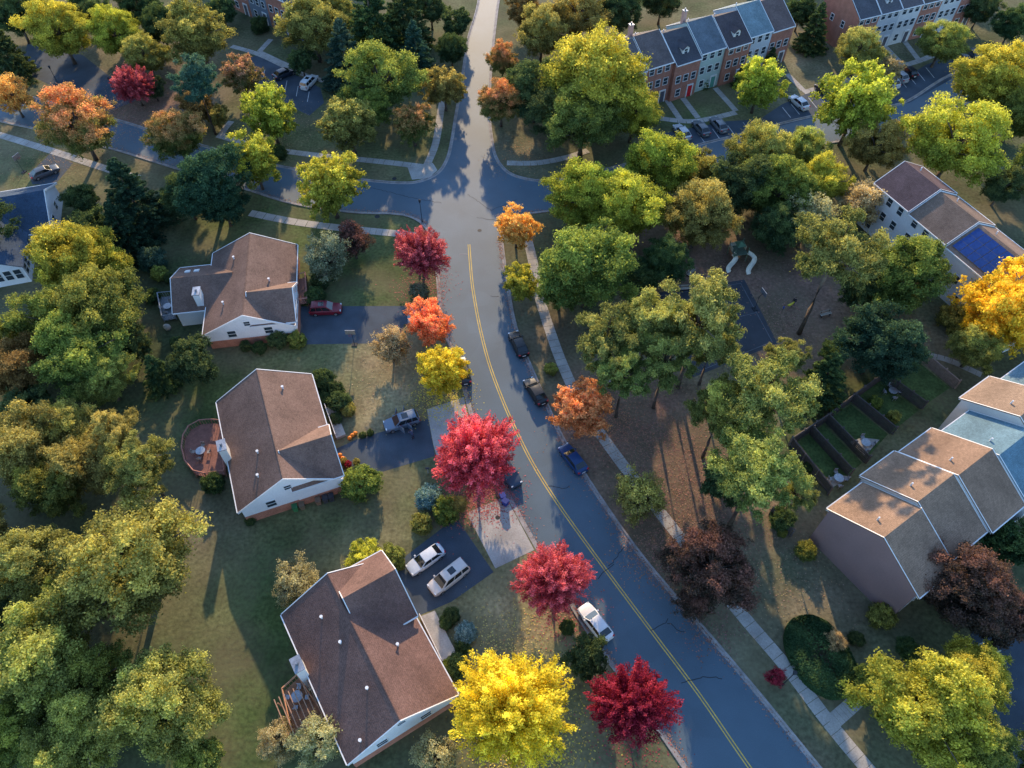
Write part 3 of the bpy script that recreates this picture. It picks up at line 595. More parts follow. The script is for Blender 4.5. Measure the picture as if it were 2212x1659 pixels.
T=[(125,62,135,B,'yg'),(10,110,100,Sp,'dg'),(30,30,110,B,'dg'),(248,68,112,B,'yg'),(315,118,95,B,'ogreen'),(425,68,150,B,'ogreen'),(420,165,105,Pi,'bg'),(522,165,85,Ai,'gred'),(290,188,82,Fe,'red'),
(165,262,165,B,'gor'),(22,205,90,Spr,'amber'),(378,290,125,B,'gor'),(425,228,75,B,'brown'),(582,245,120,Ai,'yg'),(548,348,118,Ai,'yg'),(713,402,138,Ai,'yg'),(755,270,115,Ai,'olive'),(822,165,160,B,'green'),(800,240,90,B,'green'),
(892,268,88,Ai,'gor'),(960,190,88,Ai,'olive'),(898,105,85,Sp,'bg'),(975,105,72,B,'dg'),(985,50,65,B,'dg'),(675,55,140,B,'olive'),(745,120,110,Sp,'bg'),(720,30,100,B,'olive'),(800,45,140,Sp,'dg'),(870,30,120,Sp,'dg'),(930,15,80,B,'dg'),(650,130,60,B,'dg'),
(345,55,90,B,'dg'),(190,20,90,B,'dg'),(480,25,60,B,'dg'),(60,20,80,B,'dg'),(300,15,90,B,'dg'),(560,55,40,Bu,'dg'),(330,190,50,B,'dg'),(470,250,50,B,'olive'),(600,330,40,Bu,'dg'),
(285,430,140,Sp,'sp'),(265,500,110,Sp,'sp'),(450,400,165,B,'sp'),(400,420,110,B,'dg'),(480,440,100,B,'sp'),(178,432,70,B,'dg'),(85,468,46,Bu,'ogreen'),(200,490,90,B,'dg'),(330,560,60,Bu,'bg'),
(160,560,190,B,'yg'),(225,580,120,B,'yg'),(215,660,190,B,'green'),(110,690,170,B,'green'),(170,760,190,B,'green'),(40,800,150,B,'brown'),(225,820,120,B,'ogreen'),(60,880,110,B,'dg'),(290,740,80,B,'dg'),
(415,782,105,B,'dg'),(340,805,80,Sp,'dg'),(50,960,190,B,'olive'),(150,930,140,B,'ogreen'),(190,1000,170,B,'olive'),(300,1000,150,Pi,'olive'),(110,1050,150,B,'green'),(250,930,110,Pi,'olive'),
(280,1215,290,B,'ogreen'),(70,1230,200,B,'olive'),(150,1300,150,B,'green'),(80,1420,250,B,'ogreen'),(360,1520,240,B,'ogreen'),(190,1470,170,B,'green'),(170,1590,200,B,'ogreen'),(30,1590,160,B,'green'),(430,1650,110,B,'green'),
(705,555,105,Spr,'grey'),(762,520,85,Spr,'pur'),(910,552,112,Fe,'red'),(905,632,46,Bu,'grey'),(642,735,42,Bu,'green'),(925,698,100,Ai,'orange'),(845,748,90,Spr,'tan'),(955,800,110,Ai,'yellow'),
(1030,985,175,Fe,'red'),(780,1045,84,Bu,'green'),(700,822,55,Bu,'dg'),(735,870,50,Bu,'dg'),(728,845,40,Bu,'dg'),(925,1075,60,Bu,'blue'),(962,1105,62,Bu,'green'),(911,1132,50,Bu,'ogreen'),(990,1090,46,Spr,'olive'),
(1195,1255,150,Fe,'red'),(1108,1530,240,Fe,'gold'),(1365,1520,165,Fe,'dred'),(1268,1420,95,B,'dg'),(1005,1368,50,Bu,'blue'),(790,1205,80,Ai,'yg'),(850,1200,50,B,'ogreen'),(640,1255,105,Spr,'tan'),(690,1600,120,Spr,'pale'),(940,1640,110,Spr,'tan'),(988,1440,55,Bu,'dg'),(975,1330,40,Bu,'dg'),(600,1600,90,Spr,'tan'),(1225,1355,35,Bu,'dg'),
(460,1045,50,Bu,'dg'),(600,735,45,Bu,'dg'),(680,640,45,Bu,'dg'),(690,610,40,Bu,'dg'),
(1115,492,90,Ai,'amber'),(1125,612,80,Ai,'yg'),(1257,885,128,Ai,'orange'),(1380,1070,115,Spr,'ogreen'),(1190,797,30,Bu,'ogreen'),
(1082,218,105,B,'gor'),(1085,125,75,B,'gor'),(1155,190,140,B,'dg'),(1170,65,120,B,'olive'),(1250,25,130,B,'olive'),(1130,20,80,B,'brown'),(1290,170,230,B,'yg'),(1260,250,170,B,'green'),(1370,240,130,B,'yg'),(1205,250,130,B,'dg'),(1335,20,110,B,'dg'),(1430,0,90,B,'dg'),
(1640,185,105,Ai,'yg'),(1600,165,35,Sp,'dg'),(1522,170,30,Sp,'dg'),(1665,130,40,Sp,'dg'),(1762,60,75,Sp,'dg'),(1730,25,70,B,'dg'),
(1260,420,165,B,'yg'),(1350,440,170,B,'yg'),(1270,570,220,B,'green'),(1210,620,110,B,'green'),(1430,350,165,B,'yg'),(1510,370,95,B,'ogreen'),(1510,460,165,B,'olive'),(1640,330,145,B,'ogreen'),(1600,400,150,B,'dg'),(1690,410,150,B,'green'),(1740,325,105,B,'ogreen'),(1850,225,165,Ai,'yg'),(1895,310,120,B,'olive'),(1780,390,120,B,'yg'),(1865,440,110,Spr,'tan'),(1745,480,120,Spr,'pale'),(1680,490,110,B,'dg'),
(1810,540,200,Pi,'pine'),(1960,590,180,B,'green'),(1900,740,180,B,'sp'),(1860,620,100,B,'dg'),(1440,560,110,B,'dg'),(1380,600,80,B,'dg'),
(1310,730,150,Pi,'pine'),(1400,700,150,Pi,'pine'),(1510,680,190,Pi,'pine'),(1350,800,130,Pi,'pine'),(1440,770,140,Pi,'pine'),(1470,700,130,Pi,'pine'),(1540,740,110,Pi,'pine'),(1660,850,200,Pi,'pine'),(1560,880,150,Pi,'ogreen'),(1610,930,110,Pi,'pine'),(1640,1010,200,Pi,'pine'),(1720,1060,90,Pi,'pine'),(1780,820,120,Sp,'dg'),(1570,1040,100,B,'dg'),(1700,770,90,Pi,'pine'),
(2070,300,200,B,'yg'),(2150,165,160,B,'yg'),(2200,250,110,B,'green'),(2170,400,90,B,'dg'),(1860,108,105,B,'olive'),(2038,90,98,B,'ogreen'),(1920,150,60,Spr,'tan'),(2190,50,80,B,'dg'),(2120,20,70,B,'dg'),(2170,665,180,Ai,'gold'),(2110,750,110,B,'ogreen'),(2060,690,70,Bu,'ogreen'),
(1540,1220,190,B,'pur'),(1500,1300,90,Spr,'pur'),(2090,1270,200,B,'pur'),(2180,1170,120,B,'dg'),(2170,1330,130,B,'pur'),(2010,1530,270,B,'yg'),(2110,1450,150,B,'yg'),(2110,1610,160,B,'green'),(1905,1480,110,B,'green'),(1740,1190,48,Bu,'green'),(1905,1332,60,Bu,'ogreen'),(1675,1462,46,Spr,'dred'),(1805,1385,50,Spr,'tan'),(1960,1400,50,Bu,'dg'),(1800,760,60,B,'dg'),(1690,1120,60,Bu,'dg'),(2235,700,120,Ai,'gold'),(-60,500,150,B,'dg'),(-70,1350,160,B,'dg'),(-60,1150,160,B,'olive'),(-60,750,160,B,'green'),(2280,1650,150,B,'green'),(2280,350,150,B,'green')]
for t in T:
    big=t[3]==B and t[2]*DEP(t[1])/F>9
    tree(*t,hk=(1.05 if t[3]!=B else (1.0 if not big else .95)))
# low clipped oval hedge
rng=np.random.default_rng(99); n=42000; dd=rdir(n); dd[:,2]=np.abs(dd[:,2]); rr=rng.uniform(.9,1.03,(n,1)); P=np.sign(dd)*np.abs(dd)**.62*rr; P=P/np.maximum(1,np.linalg.norm(P[:,:2],axis=1,keepdims=True)/1.0)
P=P*np.array((3.3,4.5,1.5)); P[:,2]+=.12*np.sin(P[:,0]*2.3)*np.cos(P[:,1]*1.9); N=nrm(dd+rdir(n)*.7)
me=quads('leaf_mass',P,N,.14,1.4,None,np.stack([rng.uniform(0,1,n),np.clip(.5+.4*np.sin(P[:,0]*1.7+P[:,1]),0,1),np.clip(P[:,2]/1.6*.7,0,1)],1))
x,y=G(1768,1420); o=top('hedge','large dark green clipped oval hedge on bare lawn','hedge',(x,y,0),.35); c=ob('leaf_mass',me,o); c['leaf_color']=[.05,.10,.045]; c['tip_color']=[.09,.15,.06]
ob('stem',MB().tube([(0,0,0),(0,0,.8)],[.2,.1],8).mesh('stem',M_bark),o)
# unseen woodland added past the top of the view to cast long shadows
rngw=np.random.default_rng(5); Ps=[];Ns=[];Ts=[]
keys=[('broadS',5),('broadS',6),('broadS',7)]
for i in range(95):
    k=keys[i%3]; P,N,t=RAW[k]; sel=rngw.choice(len(P),3200,replace=False); r=rngw.uniform(4,6.2)
    x=rngw.uniform(-170,190); y=rngw.uniform(188,262)
    if abs(x+6)<17: continue  # gap left in the added trees so low sun reaches the road
    a=rngw.uniform(0,6.28); R=np.array([[math.cos(a),-math.sin(a),0],[math.sin(a),math.cos(a),0],[0,0,1]])
    Ps.append((P[sel]@R.T)*r+np.array((x,y,1.2*r))); Ns.append(N[sel]@R.T); q=t[sel].copy(); q[:,1]=q[:,1]*.4+.6*rngw.uniform(); Ts.append(q)
rng=np.random.default_rng(77)
me=quads('woodland',np.concatenate(Ps),np.concatenate(Ns),.75,1.4,None,np.concatenate(Ts))
o=top('woodland','unseen autumn woodland added beyond the townhouses to cast shadows','woodland',me=me); o['kind']='stuff'; o['leaf_color']=[.08,.12,.04]; o['tip_color']=[.34,.28,.08]
# fallen leaves
FP=[];FT=[]
def scat(px,py,r,n,c):
    gx,gy=G(px,py); rm=r*DEP(py)/F; q=rng.normal(size=(n,2))*rm*.6+np.array((gx,gy)); FP.append(np.c_[q,rng.uniform(.02,.045,n)])
    FT.append(np.array(c)*rng.uniform(.6,1.35,(n,1))*rng.uniform(.85,1.15,(n,3)))
for px,py,r,n,c in [(1400,950,130,4500,(.30,.16,.11)),(1500,1100,130,3500,(.30,.16,.11)),(1300,900,70,1500,(.42,.19,.11)),(1560,620,150,2200,(.28,.16,.12)),(1700,680,100,1200,(.28,.16,.12)),(1060,1070,60,1500,(.45,.12,.11)),(1000,1090,50,900,(.42,.13,.1)),(1230,1330,60,700,(.42,.12,.11)),
  (1130,1600,110,3000,(.58,.43,.08)),(1370,1580,70,700,(.3,.06,.07)),(955,860,50,1200,(.62,.48,.08)),(920,620,50,900,(.42,.12,.11)),(280,240,100,2500,(.38,.19,.14)),(150,320,100,1500,(.36,.22,.12)),(1420,1200,70,1500,(.3,.16,.11)),(1530,1350,60,500,(.25,.13,.1)),(600,290,100,800,(.36,.25,.13)),
  (820,820,90,400,(.36,.27,.14)),(1120,340,50,700,(.4,.22,.1)),(1700,1250,120,800,(.3,.22,.13)),(1100,1400,90,900,(.5,.38,.12))]: scat(px,py,r,n,c)
for e,side in ((eS,-.5),(eE,-.4)):
    q=offs(e,side*-1); A=np.array(q); ii=rng.integers(0,len(A)-1,3000); tt=rng.uniform(size=(3000,1)); p=A[ii]*(1-tt)+A[ii+1]*tt+rng.normal(size=(3000,2))*.25
    FP.append(np.c_[p,rng.uniform(.02,.03,3000)]); FT.append(np.array((.30,.16,.11))*rng.uniform(.5,1.4,(3000,1))*np.ones((1,3)))
P=np.concatenate(FP); FTc=np.concatenate(FT)
inside=np.ones(len(P),bool)
for i in range(4):
    a=COURT[i]; b=COURT[(i+1)%4]; inside&=((b[0]-a[0])*(P[:,1]-a[1])-(b[1]-a[1])*(P[:,0]-a[0]))<0
keep=~inside | (rng.uniform(size=len(P))<.05); P=P[keep]; FTc=FTc[keep]
N=nrm(rdir(len(P))*.25+np.array((0,0,1.)))
me=quads('fallen_leaves',P,N,.13,1.3,None,FTc,M_fall); o=top('fallen_leaves','scattered autumn leaves on lawns and kerbs','fallen leaves',me=me); o['kind']='stuff'

# ---------- cars
def lathe_wheel(r=.33,w=.22):
    t=MB().tube([(0,-w/2,0),(0,-w/2+.03,0),(0,w/2-.03,0),(0,w/2,0)],[r*.9,r,r,r*.9],18).mesh('wheel',M_rub,False)
    ri=MB().tube([(0,-w/2-.012,0),(0,w/2+.012,0)],[r*.62,r*.62],14).mesh('rim',M_met); return t,ri
WT,WR=lathe_wheel()
def carmesh(kind):
    L_,W,ht={'sedan':(4.7,1.85,1.46),'suv':(4.7,1.92,1.72),'van':(5.1,1.98,1.76),'hatch':(4.2,1.8,1.52)}[kind]
    tall=kind in('suv','van')
    ts=[-.5,-.485,-.42,-.3,-.15,0,.15,.27,.38,.46,.492,.5]; ww=[.72,.84,.93,.985,1,1,1,.99,.95,.86,.76,.66]
    dz=[.72,.9,.96,.97,.96,.95,.94,.91,.84,.76,.68,.58] if not tall else [.75,1.0,1.06,1.07,1.06,1.05,1.04,1.02,.97,.9,.8,.62]
    mb=MB(); V=[]; n=11
    for t,w,z in zip(ts,ww,dz):
        w=w*W/2; h=[(w*.9,.2),(w*.985,.34),(w,.55),(w*.97,z-.13),(w*.88,z-.02)]
        ring=[(a,b) for a,b in h]+[(0,z+.03)]+[(-a,b) for a,b in h[::-1]]
        V+=[(t*L_,a,b) for a,b in ring]
    Fc=[(i*n+k,i*n+k+1,(i+1)*n+k+1,(i+1)*n+k) for i in range(len(ts)-1) for k in range(n-1)]+[tuple(range(n))[::-1],tuple((len(ts)-1)*n+k for k in range(n))]
    Fc+=[(i*n+n-1,i*n,(i+1)*n,(i+1)*n+n-1) for i in range(len(ts)-1)]
    mb.add(V,Fc)
    b=dict(sedan=(-.43,-.26,.07,.245),suv=(-.475,-.41,.06,.24),van=(-.485,-.44,.13,.31),hatch=(-.45,-.3,.07,.26))[kind]
    zb=(.9 if not tall else 1.0); zr=ht-.05; wb=W/2*.9; wr=W/2*.70
    base=[(b[0]*L_,-wb),(b[3]*L_,-wb),(b[3]*L_,wb),(b[0]*L_,wb)]; rf=[(b[1]*L_,-wr),(b[2]*L_,-wr),(b[2]*L_,wr),(b[1]*L_,wr)]
    V=[(*p,zb) for p in base]+[(*p,zr) for p in rf]
    mb.add(V,[(0,1,5,4),(1,2,6,5),(2,3,7,6),(3,0,4,7)])
    V=[];nu,nv=6,5
    for i in range(nu):
        for j in range(nv):
            s=i/(nu-1); t=j/(nv-1); x=(b[1]+(b[2]-b[1])*s)*L_; y=-wr+2*wr*t
            V.append((x,y,zr+.055*(1-(2*s-1)**4)*(1-(2*t-1)**4)))
    mb.add(V,[(i*nv+j,(i+1)*nv+j,(i+1)*nv+j+1,i*nv+j+1) for i in range(nu-1) for j in range(nv-1)])
    for sy in(-1,1): mb.box(b[3]*L_-.42,b[3]*L_-.25,min(sy*wb*1.03,sy*(wb+.2)),max(sy*wb*1.03,sy*(wb+.2)),zb+.02,zb+.16)
    if tall:
        for sy in(-1,1): mb.tube([(b[1]*L_+.2,sy*(wr-.05),zr+.09),(b[2]*L_-.2,sy*(wr-.05),zr+.09)],.022,5)
    body=mb.mesh('body',M_paint,False)
    bm=bmesh.new(); bm.from_mesh(body); bmesh.ops.recalc_face_normals(bm,faces=bm.faces)
    for f in bm.faces:
        f.smooth=True
        if f.calc_center_median().z>zr-.02 and f.normal.z<0: f.normal_flip()
    bm.to_mesh(body); bm.free()
    try: body.set_sharp_from_angle(angle=math.radians(32))
    except Exception: pass
    B3=[Vector((*p,zb)) for p in base]; R3=[Vector((*p,zr)) for p in rf]
    def pane(a,b_,c,d,u0,u1,v0,v1,nm):
        f=lambda u,v:(a.lerp(b_,u)).lerp(d.lerp(c,u),v); nrm_=((b_-a).cross(d-a)).normalized()
        P_=[f(u0,v0),f(u1,v0),f(u1,v1),f(u0,v1)]
        m_=MB().add([p+nrm_*.015 for p in P_]+[p-nrm_*.01 for p in P_],[(0,1,2,3),(0,4,5,1),(1,5,6,2),(2,6,7,3),(3,7,4,0)]); return (nm,m_.mesh(nm,M_cglass))
    parts=[pane(B3[1],B3[2],R3[2],R3[1],.05,.95,.08,.93,'windscreen'),pane(B3[3],B3[0],R3[0],R3[3],.06,.94,.15,.9,'rear_window')]
    for q in ((0,1,False),(2,3,True)):
        a,b_=B3[q[0]],B3[q[1]]; d,c=R3[q[0]],R3[q[1]]
        rngs=((.06,.47),(.5,.93))
        if kind in('suv','van'): rngs=((.04,.28),(.31,.58),(.61,.92)) if not q[2] else ((.08,.39),(.42,.69),(.72,.96))
        for u0,u1 in rngs: parts.append(pane(a,b_,c,d,u0,u1,.12,.9,'side_window'))
    if tall: parts.append(('sunroof',MB().box((b[1]+b[2])/2*L_-.1,(b[1]+b[2])/2*L_+.7,-.4,.4,zr+.045,zr+.064).mesh('sunroof',M_cglass)))
    zl=dz[-3]
    for sy in(-1,1):
        y0,y1=sorted((sy*W*.27,sy*W*.41)); parts.append(('headlight',MB().box(L_*.455,L_*.485,y0,y1,zl-.17,zl-.0).mesh('headlight',M_lamp)))
        y0,y1=sorted((sy*W*.28,sy*W*.425)); parts.append(('tail_light',MB().box(-L_*.497,-L_*.455,y0,y1,.72,.9).mesh('tail_light',M_tail)))
    parts.append(('bumper',MB().box(L_*.47,L_*.506,-W*.3,W*.3,.26,.44).mesh('bumper',M_rub)))
    parts.append(('number_plate',MB().box(-L_*.507,-L_*.497,-.26,.26,.5,.64).mesh('number_plate',M_trim)))
    return body,parts,L_,W
CM={k:carmesh(k) for k in('sedan','suv','van','hatch')}
def car(kind,p0,p1,col,label,cat='car',sc=1.0):
    a=Vector(G(*p0));b=Vector(G(*p1)); m_=(a+b)/2; ang=math.atan2((b-a).y,(b-a).x)
    body,parts,L_,W=CM[kind]
    o=top('parked_car' if kind!='van' else 'parked_minivan',label,cat,(m_.x,m_.y,.015),ang,'parked vehicles'); o.scale=(sc,)*3
    ob('body',body,o,color=col)
    for nm,me in parts: ob(nm,me,o)
    for fx in(-.31,.315):
        for sy in(-1,1):
            w=ob('wheel',WT,o,(fx*L_,sy*(W/2-.11),.33)); ob('rim',WR,w)
    return o,ang
blk=(.012,.016,.020); sil=(.60,.63,.66); whi=(.78,.79,.8)
car('sedan',(1133,776),(1107,722),blk,'black sedan parked along the kerb'); car('sedan',(1175,880),(1138,822),blk,'black sedan parked along the kerb below another')
car('sedan',(1262,1028),(1213,965),(.012,.05,.15),'dark blue sedan parked along the kerb'); car('sedan',(1320,1394),(1252,1305),whi,'white sedan parked beside a red maple')
car('suv',(1079,1000),(1114,1050),(.04,.06,.10),'dark blue vehicle parked under a red maple'); car('sedan',(963,1183),(877,1243),sil,'silver sedan parked in a driveway')
car('van',(1013,1218),(926,1286),(.60,.55,.51),'silver-beige minivan parked in a driveway','minivan')
c8,a8=car('suv',(905,905),(832,928),(.13,.18,.25),'grey-blue SUV with open doors in a driveway'); car('suv',(673,675),(738,672),(.16,.012,.025),'dark red SUV parked in a driveway')
for sy in(-1,1):
    for xx in(.55,-.5):
        d=ob('door',MB().box(-1.0,0,-.03,.03,.35,1.0).box(-.95,-.05,-.02,.02,1.0,1.45).mesh('door',M_paint),c8,(xx,sy*.96,0),-sy*1.1,(.13,.18,.25))
car('sedan',(1006,832),(994,782),(.02,.025,.04),'dark sedan parked behind a yellow maple')
car('sedan',(597,172),(634,156),(.02,.03,.05),'dark sedan parked in a marked bay'); car('van',(657,196),(682,170),whi,'white minivan parked in a marked bay','minivan',.93)
car('sedan',(75,387),(124,368),(.07,.085,.11),'dark grey sedan parked in a short driveway'); car('sedan',(1742,242),(1706,212),(.6,.63,.66),'silver sedan parked in a townhouse bay')
for x in (1472,1513,1551): car('sedan',(x+12,297-(x-1472)*.2+8),(x-12,297-(x-1472)*.2-20),{1472:(.45,.48,.5),1513:(.10,.12,.14),1551:(.16,.18,.2)}[x],{1472:'grey sedan parked in a townhouse bay',1513:'dark sedan parked in a townhouse bay',1551:'dark sedan parked in a townhouse bay'}[x])
for (x,y),c,l in (((1922,182),sil,'silver car parked in a shaded bay'),((1940,170),(.3,.32,.35),'grey car parked in a shaded bay'),((1959,160),blk,'black car parked in a shaded bay'),((1778,200),blk,'black car parked in a shaded bay'),((2073,130),blk,'black car parked in a shaded bay'),((2095,120),(.05,.06,.08),'dark car parked in a shaded bay')):
    car('hatch',(x+14,y+11),(x-14,y-11),c,l)

# ---------- small objects
def hoop(px,py,rz,label='basketball hoop on a pole beside the driveway'):
    x,y=G(px,py); o=top('basketball_hoop',label,'basketball hoop',(x,y,0),rz)
    ob('pole',MB().tube([(0,0,0),(0,0,2.7),(0,-.5,3.2)],[.06,.06,.05],8).box(-.4,.4,-.3,.3,0,.12).mesh('pole',M_crk),o)
    ob('backboard',MB().box(-.7,.7,-.56,-.5,2.9,3.75).mesh('backboard',M_met),o)
    ob('rim',MB().tube([(.23*math.cos(t*.5236),-.82+.23*math.sin(t*.5236),3.05) for t in range(13)],.015,5).mesh('rim',M_tail),o)
hoop(766,745,0); hoop(52,372,1.2); hoop(1630,668,1.9,'basketball hoop on a pole beside the court')
def lamp(px,py):
    x,y=G(px,py); o=top('lamp_post','slender dark lamp post with lantern beside the pavement','lamp post',(x,y,0),0,'lamp posts')
    ob('pole',MB().tube([(0,0,0),(0,0,.5),(0,0,.55),(0,0,4)],[.11,.09,.05,.045],8).mesh('pole',M_crk),o)
    ob('lantern',MB().tube([(0,0,4),(0,0,4.1),(0,0,4.45),(0,0,4.5),(0,0,4.65)],[.08,.14,.2,.24,.03],8).mesh('lantern',M_crk),o)
for p in ((130,190),(1250,330),(1400,1100),(912,480),(1690,1480),(255,215)): lamp(*p)
def bin_(px,py,col,rz=0,lab='blue wheeled bin standing by the kerb'):
    x,y=G(px,py); o=top('wheeled_bin',lab,'bin',(x,y,0),rz,'wheeled bins')
    v=[(-.24,-.26,.05),(.24,-.26,.05),(.24,.26,.05),(-.24,.26,.05),(-.31,-.34,1.0),(.31,-.34,1.0),(.31,.34,1.0),(-.31,.34,1.0)]
    ob('bin_body',MB().add(v,[(0,3,2,1),(4,5,6,7),(0,1,5,4),(1,2,6,5),(2,3,7,6),(3,0,4,7)]).mesh('bin_body',M_plain),o,color=col)
    ob('lid',MB().box(-.34,.34,-.37,.37,1.003,1.08).tube([(-.3,.4,1.05),(.3,.4,1.05)],.03,6).mesh('lid',M_plain),o,color=tuple(c*.8 for c in col))
    for s in(-.27,.27): ob('wheel',MB().tube([(s-.03,.28,.12),(s+.03,.28,.12)],.12,10).mesh('wheel',M_rub),o)
bin_(1086,1078,(.02,.05,.32),.4); bin_(1092,1090,(.02,.05,.28),.9)
for x,c in ((640,(.05,.2,.08)),(655,(.2,.15,.1)),(690,(.25,.15,.1)),(705,(.06,.06,.07)),(718,(.05,.05,.06))): bin_(x,1102-(x-640)*.28,c,.3,'wheeled bin beside the brick house wall')
def pumpkin(px,py):
    x,y=G(px,py); mb=MB(); 
    V=[];n=16
    for j in range(7):
        t=math.pi*j/6
        for i in range(n):
            a=2*math.pi*i/n; r=.3*(1+.08*math.cos(a*8))*math.sin(t); V.append((r*math.cos(a),r*math.sin(a),.22+.22*math.cos(t)))
    mb.add(V,[(j*n+i,(j+1)*n+i,(j+1)*n+(i+1)%n,j*n+(i+1)%n) for j in range(6) for i in range(n)])
    o=top('pumpkin','orange pumpkin set beside the driveway','pumpkin',(x,y,0),0,'pumpkins'); ob('skin',mb.mesh('skin',M_plain,True),o,color=(.7,.2,.02)); ob('stalk',MB().tube([(0,0,.42),(.03,0,.55)],[.03,.02],6).mesh('stalk',M_bark),o)
for p in ((762,942),(756,948),(735,985),(741,992),(768,938)): pumpkin(*p)
for p,pl in (((800,935),'dg'),((783,940),'dg'),((770,998),'olive'),((752,1003),'dred'),((742,996),'olive'),((720,600),'dg'),((700,590),'ogreen')): tree(p[0],p[1],17,Bu,pl)
for p,pl in (((962,1345),'dg'),((1000,1395),'dg'),((970,1440),'green'),((700,860),'dg'),((725,905),'dg'),((752,885),'ogreen'),((540,1125),'dg'),((560,752),'dg'),((530,748),'dg'),((860,1218),'ogreen'),((1690,1150),'green'),((1890,870),'green'),((1930,900),'ogreen'),((1745,1010),'dg'),((1850,1380),'dg'),((345,590),'ogreen'),((330,640),'dg'),((365,600),'dg'),((380,740),'dg')): tree(p[0],p[1],random.uniform(24,38),Bu,pl)
def bench(px,py,rz):
    x,y=G(px,py); o=top('bench','simple wooden park bench on leaf litter','bench',(x,y,0),rz,'park benches'); 
    ob('seat',MB().box(-.9,.9,-.22,-.02,.42,.46).box(-.9,.9,.02,.22,.42,.46).mesh('seat',M_wood),o,color=(.4,.36,.3)); ob('backrest',MB().box(-.9,.9,.26,.3,.6,.72).box(-.9,.9,.28,.32,.76,.88).mesh('backrest',M_wood),o,color=(.4,.36,.3))
    for s in(-.7,.7): ob('leg',MB().box(s-.04,s+.04,-.2,.22,0,.42).box(s-.04,s+.04,.22,.26,0,.88).mesh('leg',M_crk),o)
bench(1492,592,.8); bench(1782,682,.3); bench(1310,828,.3); bench(1478,627,.1)
# playground
x,y=G(1590,556); o=top('playground_structure','green and beige playground climbing frame with two curved slides','playground equipment',(x,y,0),.2); o.scale=(.9,.9,.9)
for sx in(-1.2,1.2):
    for sy in(-1.2,1.2): ob('post',MB().tube([(sx,sy,0),(sx,sy,3.1)],.07,8).mesh('post',M_plain),o,color=(.12,.2,.12))
ob('platform',MB().box(-1.25,1.25,-1.25,1.25,1.6,1.7).mesh('platform',M_wood),o,color=(.10,.14,.10))
ob('guard_panel',MB().box(-1.2,1.2,1.2,1.26,1.72,2.5).box(-1.26,-1.2,-.2,1.2,1.72,2.5).box(1.2,1.26,-.2,1.2,1.72,2.5).mesh('guard_panel',M_plain),o,color=(.5,.47,.36))
ob('canopy',MB().add([(-.7,-.7,3.0),(.9,-.7,3.0),(.9,.9,3.0),(-.7,.9,3.0),(.1,.1,3.6)],[(0,1,4),(1,2,4),(2,3,4),(3,0,4),(3,2,1,0)]).mesh('canopy',M_plain),o,color=(.08,.16,.09))
ob('ladder',MB().tube([(-.3,1.3,1.7),(-.3,2.1,0)],.04,6).tube([(.3,1.3,1.7),(.3,2.1,0)],.04,6).box(-.3,.3,1.5,1.6,1.1,1.14).box(-.3,.3,1.8,1.9,.55,.6).mesh('ladder',M_met),o)
def slide(pts):
    mb=MB(); ribs=[]
    for i,(sx,sy,sz) in enumerate(pts):
        d=Vector(pts[min(i+1,len(pts)-1)])-Vector(pts[max(i-1,0)]); n_=Vector((-d.y,d.x,0)).normalized()
        for k,h in ((-.42,.26),(-.34,0),(.34,0),(.42,.26)): ribs.append((sx+n_.x*k,sy+n_.y*k,sz+h))
    mb.add(ribs,[(i*4+k,i*4+k+1,(i+1)*4+k+1,(i+1)*4+k) for i in range(len(pts)-1) for k in range(3)]); ob('slide',mb.mesh('slide',M_plain,False),o,color=(.72,.68,.56))
slide([(1.3+.9*math.sin(t*.5),-.9-t*.36,1.65-.15*t) for t in range(11)])
slide([(-1.3-.5*t*.2+.6*math.sin(t*.55),-.7-t*.27,1.65-.15*t) for t in range(11)])
for px,py,c,l in ((1705,664,(.6,.5,.05),'yellow spring rider toy in the playground'),(1438,604,(.5,.04,.03),'red spring rider toy in the playground'),(1424,598,(.45,.05,.04),'red spring rider toy in the playground')):
    x,y=G(px,py); o=top('spring_rider',l,'playground toy',(x,y,0),.5); ob('seat',MB().tube([(-.6,0,.75),(-.2,0,.55),(.3,0,.6),(.6,0,.95)],[.08,.2,.18,.1],8).mesh('seat',M_plain,True),o,color=c)
    ob('spring',MB().tube([(.12*math.cos(t),.12*math.sin(t),t*.02) for t in np.arange(0,25,.8)],.025,5).mesh('spring',M_met),o)
# fences
def fence(px,label,h=1.8,col=(.08,.07,.068)):
    g_=gl(px); o=top('fence',label,'fence',(g_[0][0],g_[0][1],0),0,'backyard fences'); q=[(a-g_[0][0],b-g_[0][1]) for a,b in g_]; mb=MB(); rl=MB()
    for i in range(len(q)-1):
        a=Vector((*q[i],0));b=Vector((*q[i+1],0)); L_=(b-a).length; n=int(L_/.16); t=(b-a).normalized(); nn=Vector((-t.y,t.x,0))
        for k in range(n):
            p=a+t*(k*.16); r=p+t*.13; hh=h+random.uniform(-.02,.02)
            mb.add([p-nn*.02,r-nn*.02,r+nn*.02,p+nn*.02]+[w+Vector((0,0,hh)) for w in (p-nn*.02,r-nn*.02,r+nn*.02,p+nn*.02)],[(4,5,6,7),(0,1,5,4),(1,2,6,5),(2,3,7,6),(3,0,4,7)])
        rl.tube([a+nn*.08+Vector((0,0,h-.06)),b+nn*.08+Vector((0,0,h-.06))],.09,4); rl.tube([a+nn*.07+Vector((0,0,.4)),b+nn*.07+Vector((0,0,.4))],.05,4)
        k=max(1,round(L_/2.4))
        for j in range(k+1): 
            p=a.lerp(b,j/k)+nn*.18; ob('post',MB().box(p.x-.08,p.x+.08,p.y-.08,p.y+.08,0,h+.15).mesh('post',M_wood),o,color=tuple(c*1.5 for c in col))
    ob('board_panel',mb.mesh('board_panel',M_wood),o,color=col); ob('rail',rl.mesh('rail',M_wood),o,color=tuple(c*1.4 for c in col))
wf='weathered wooden fence around a townhouse backyard'
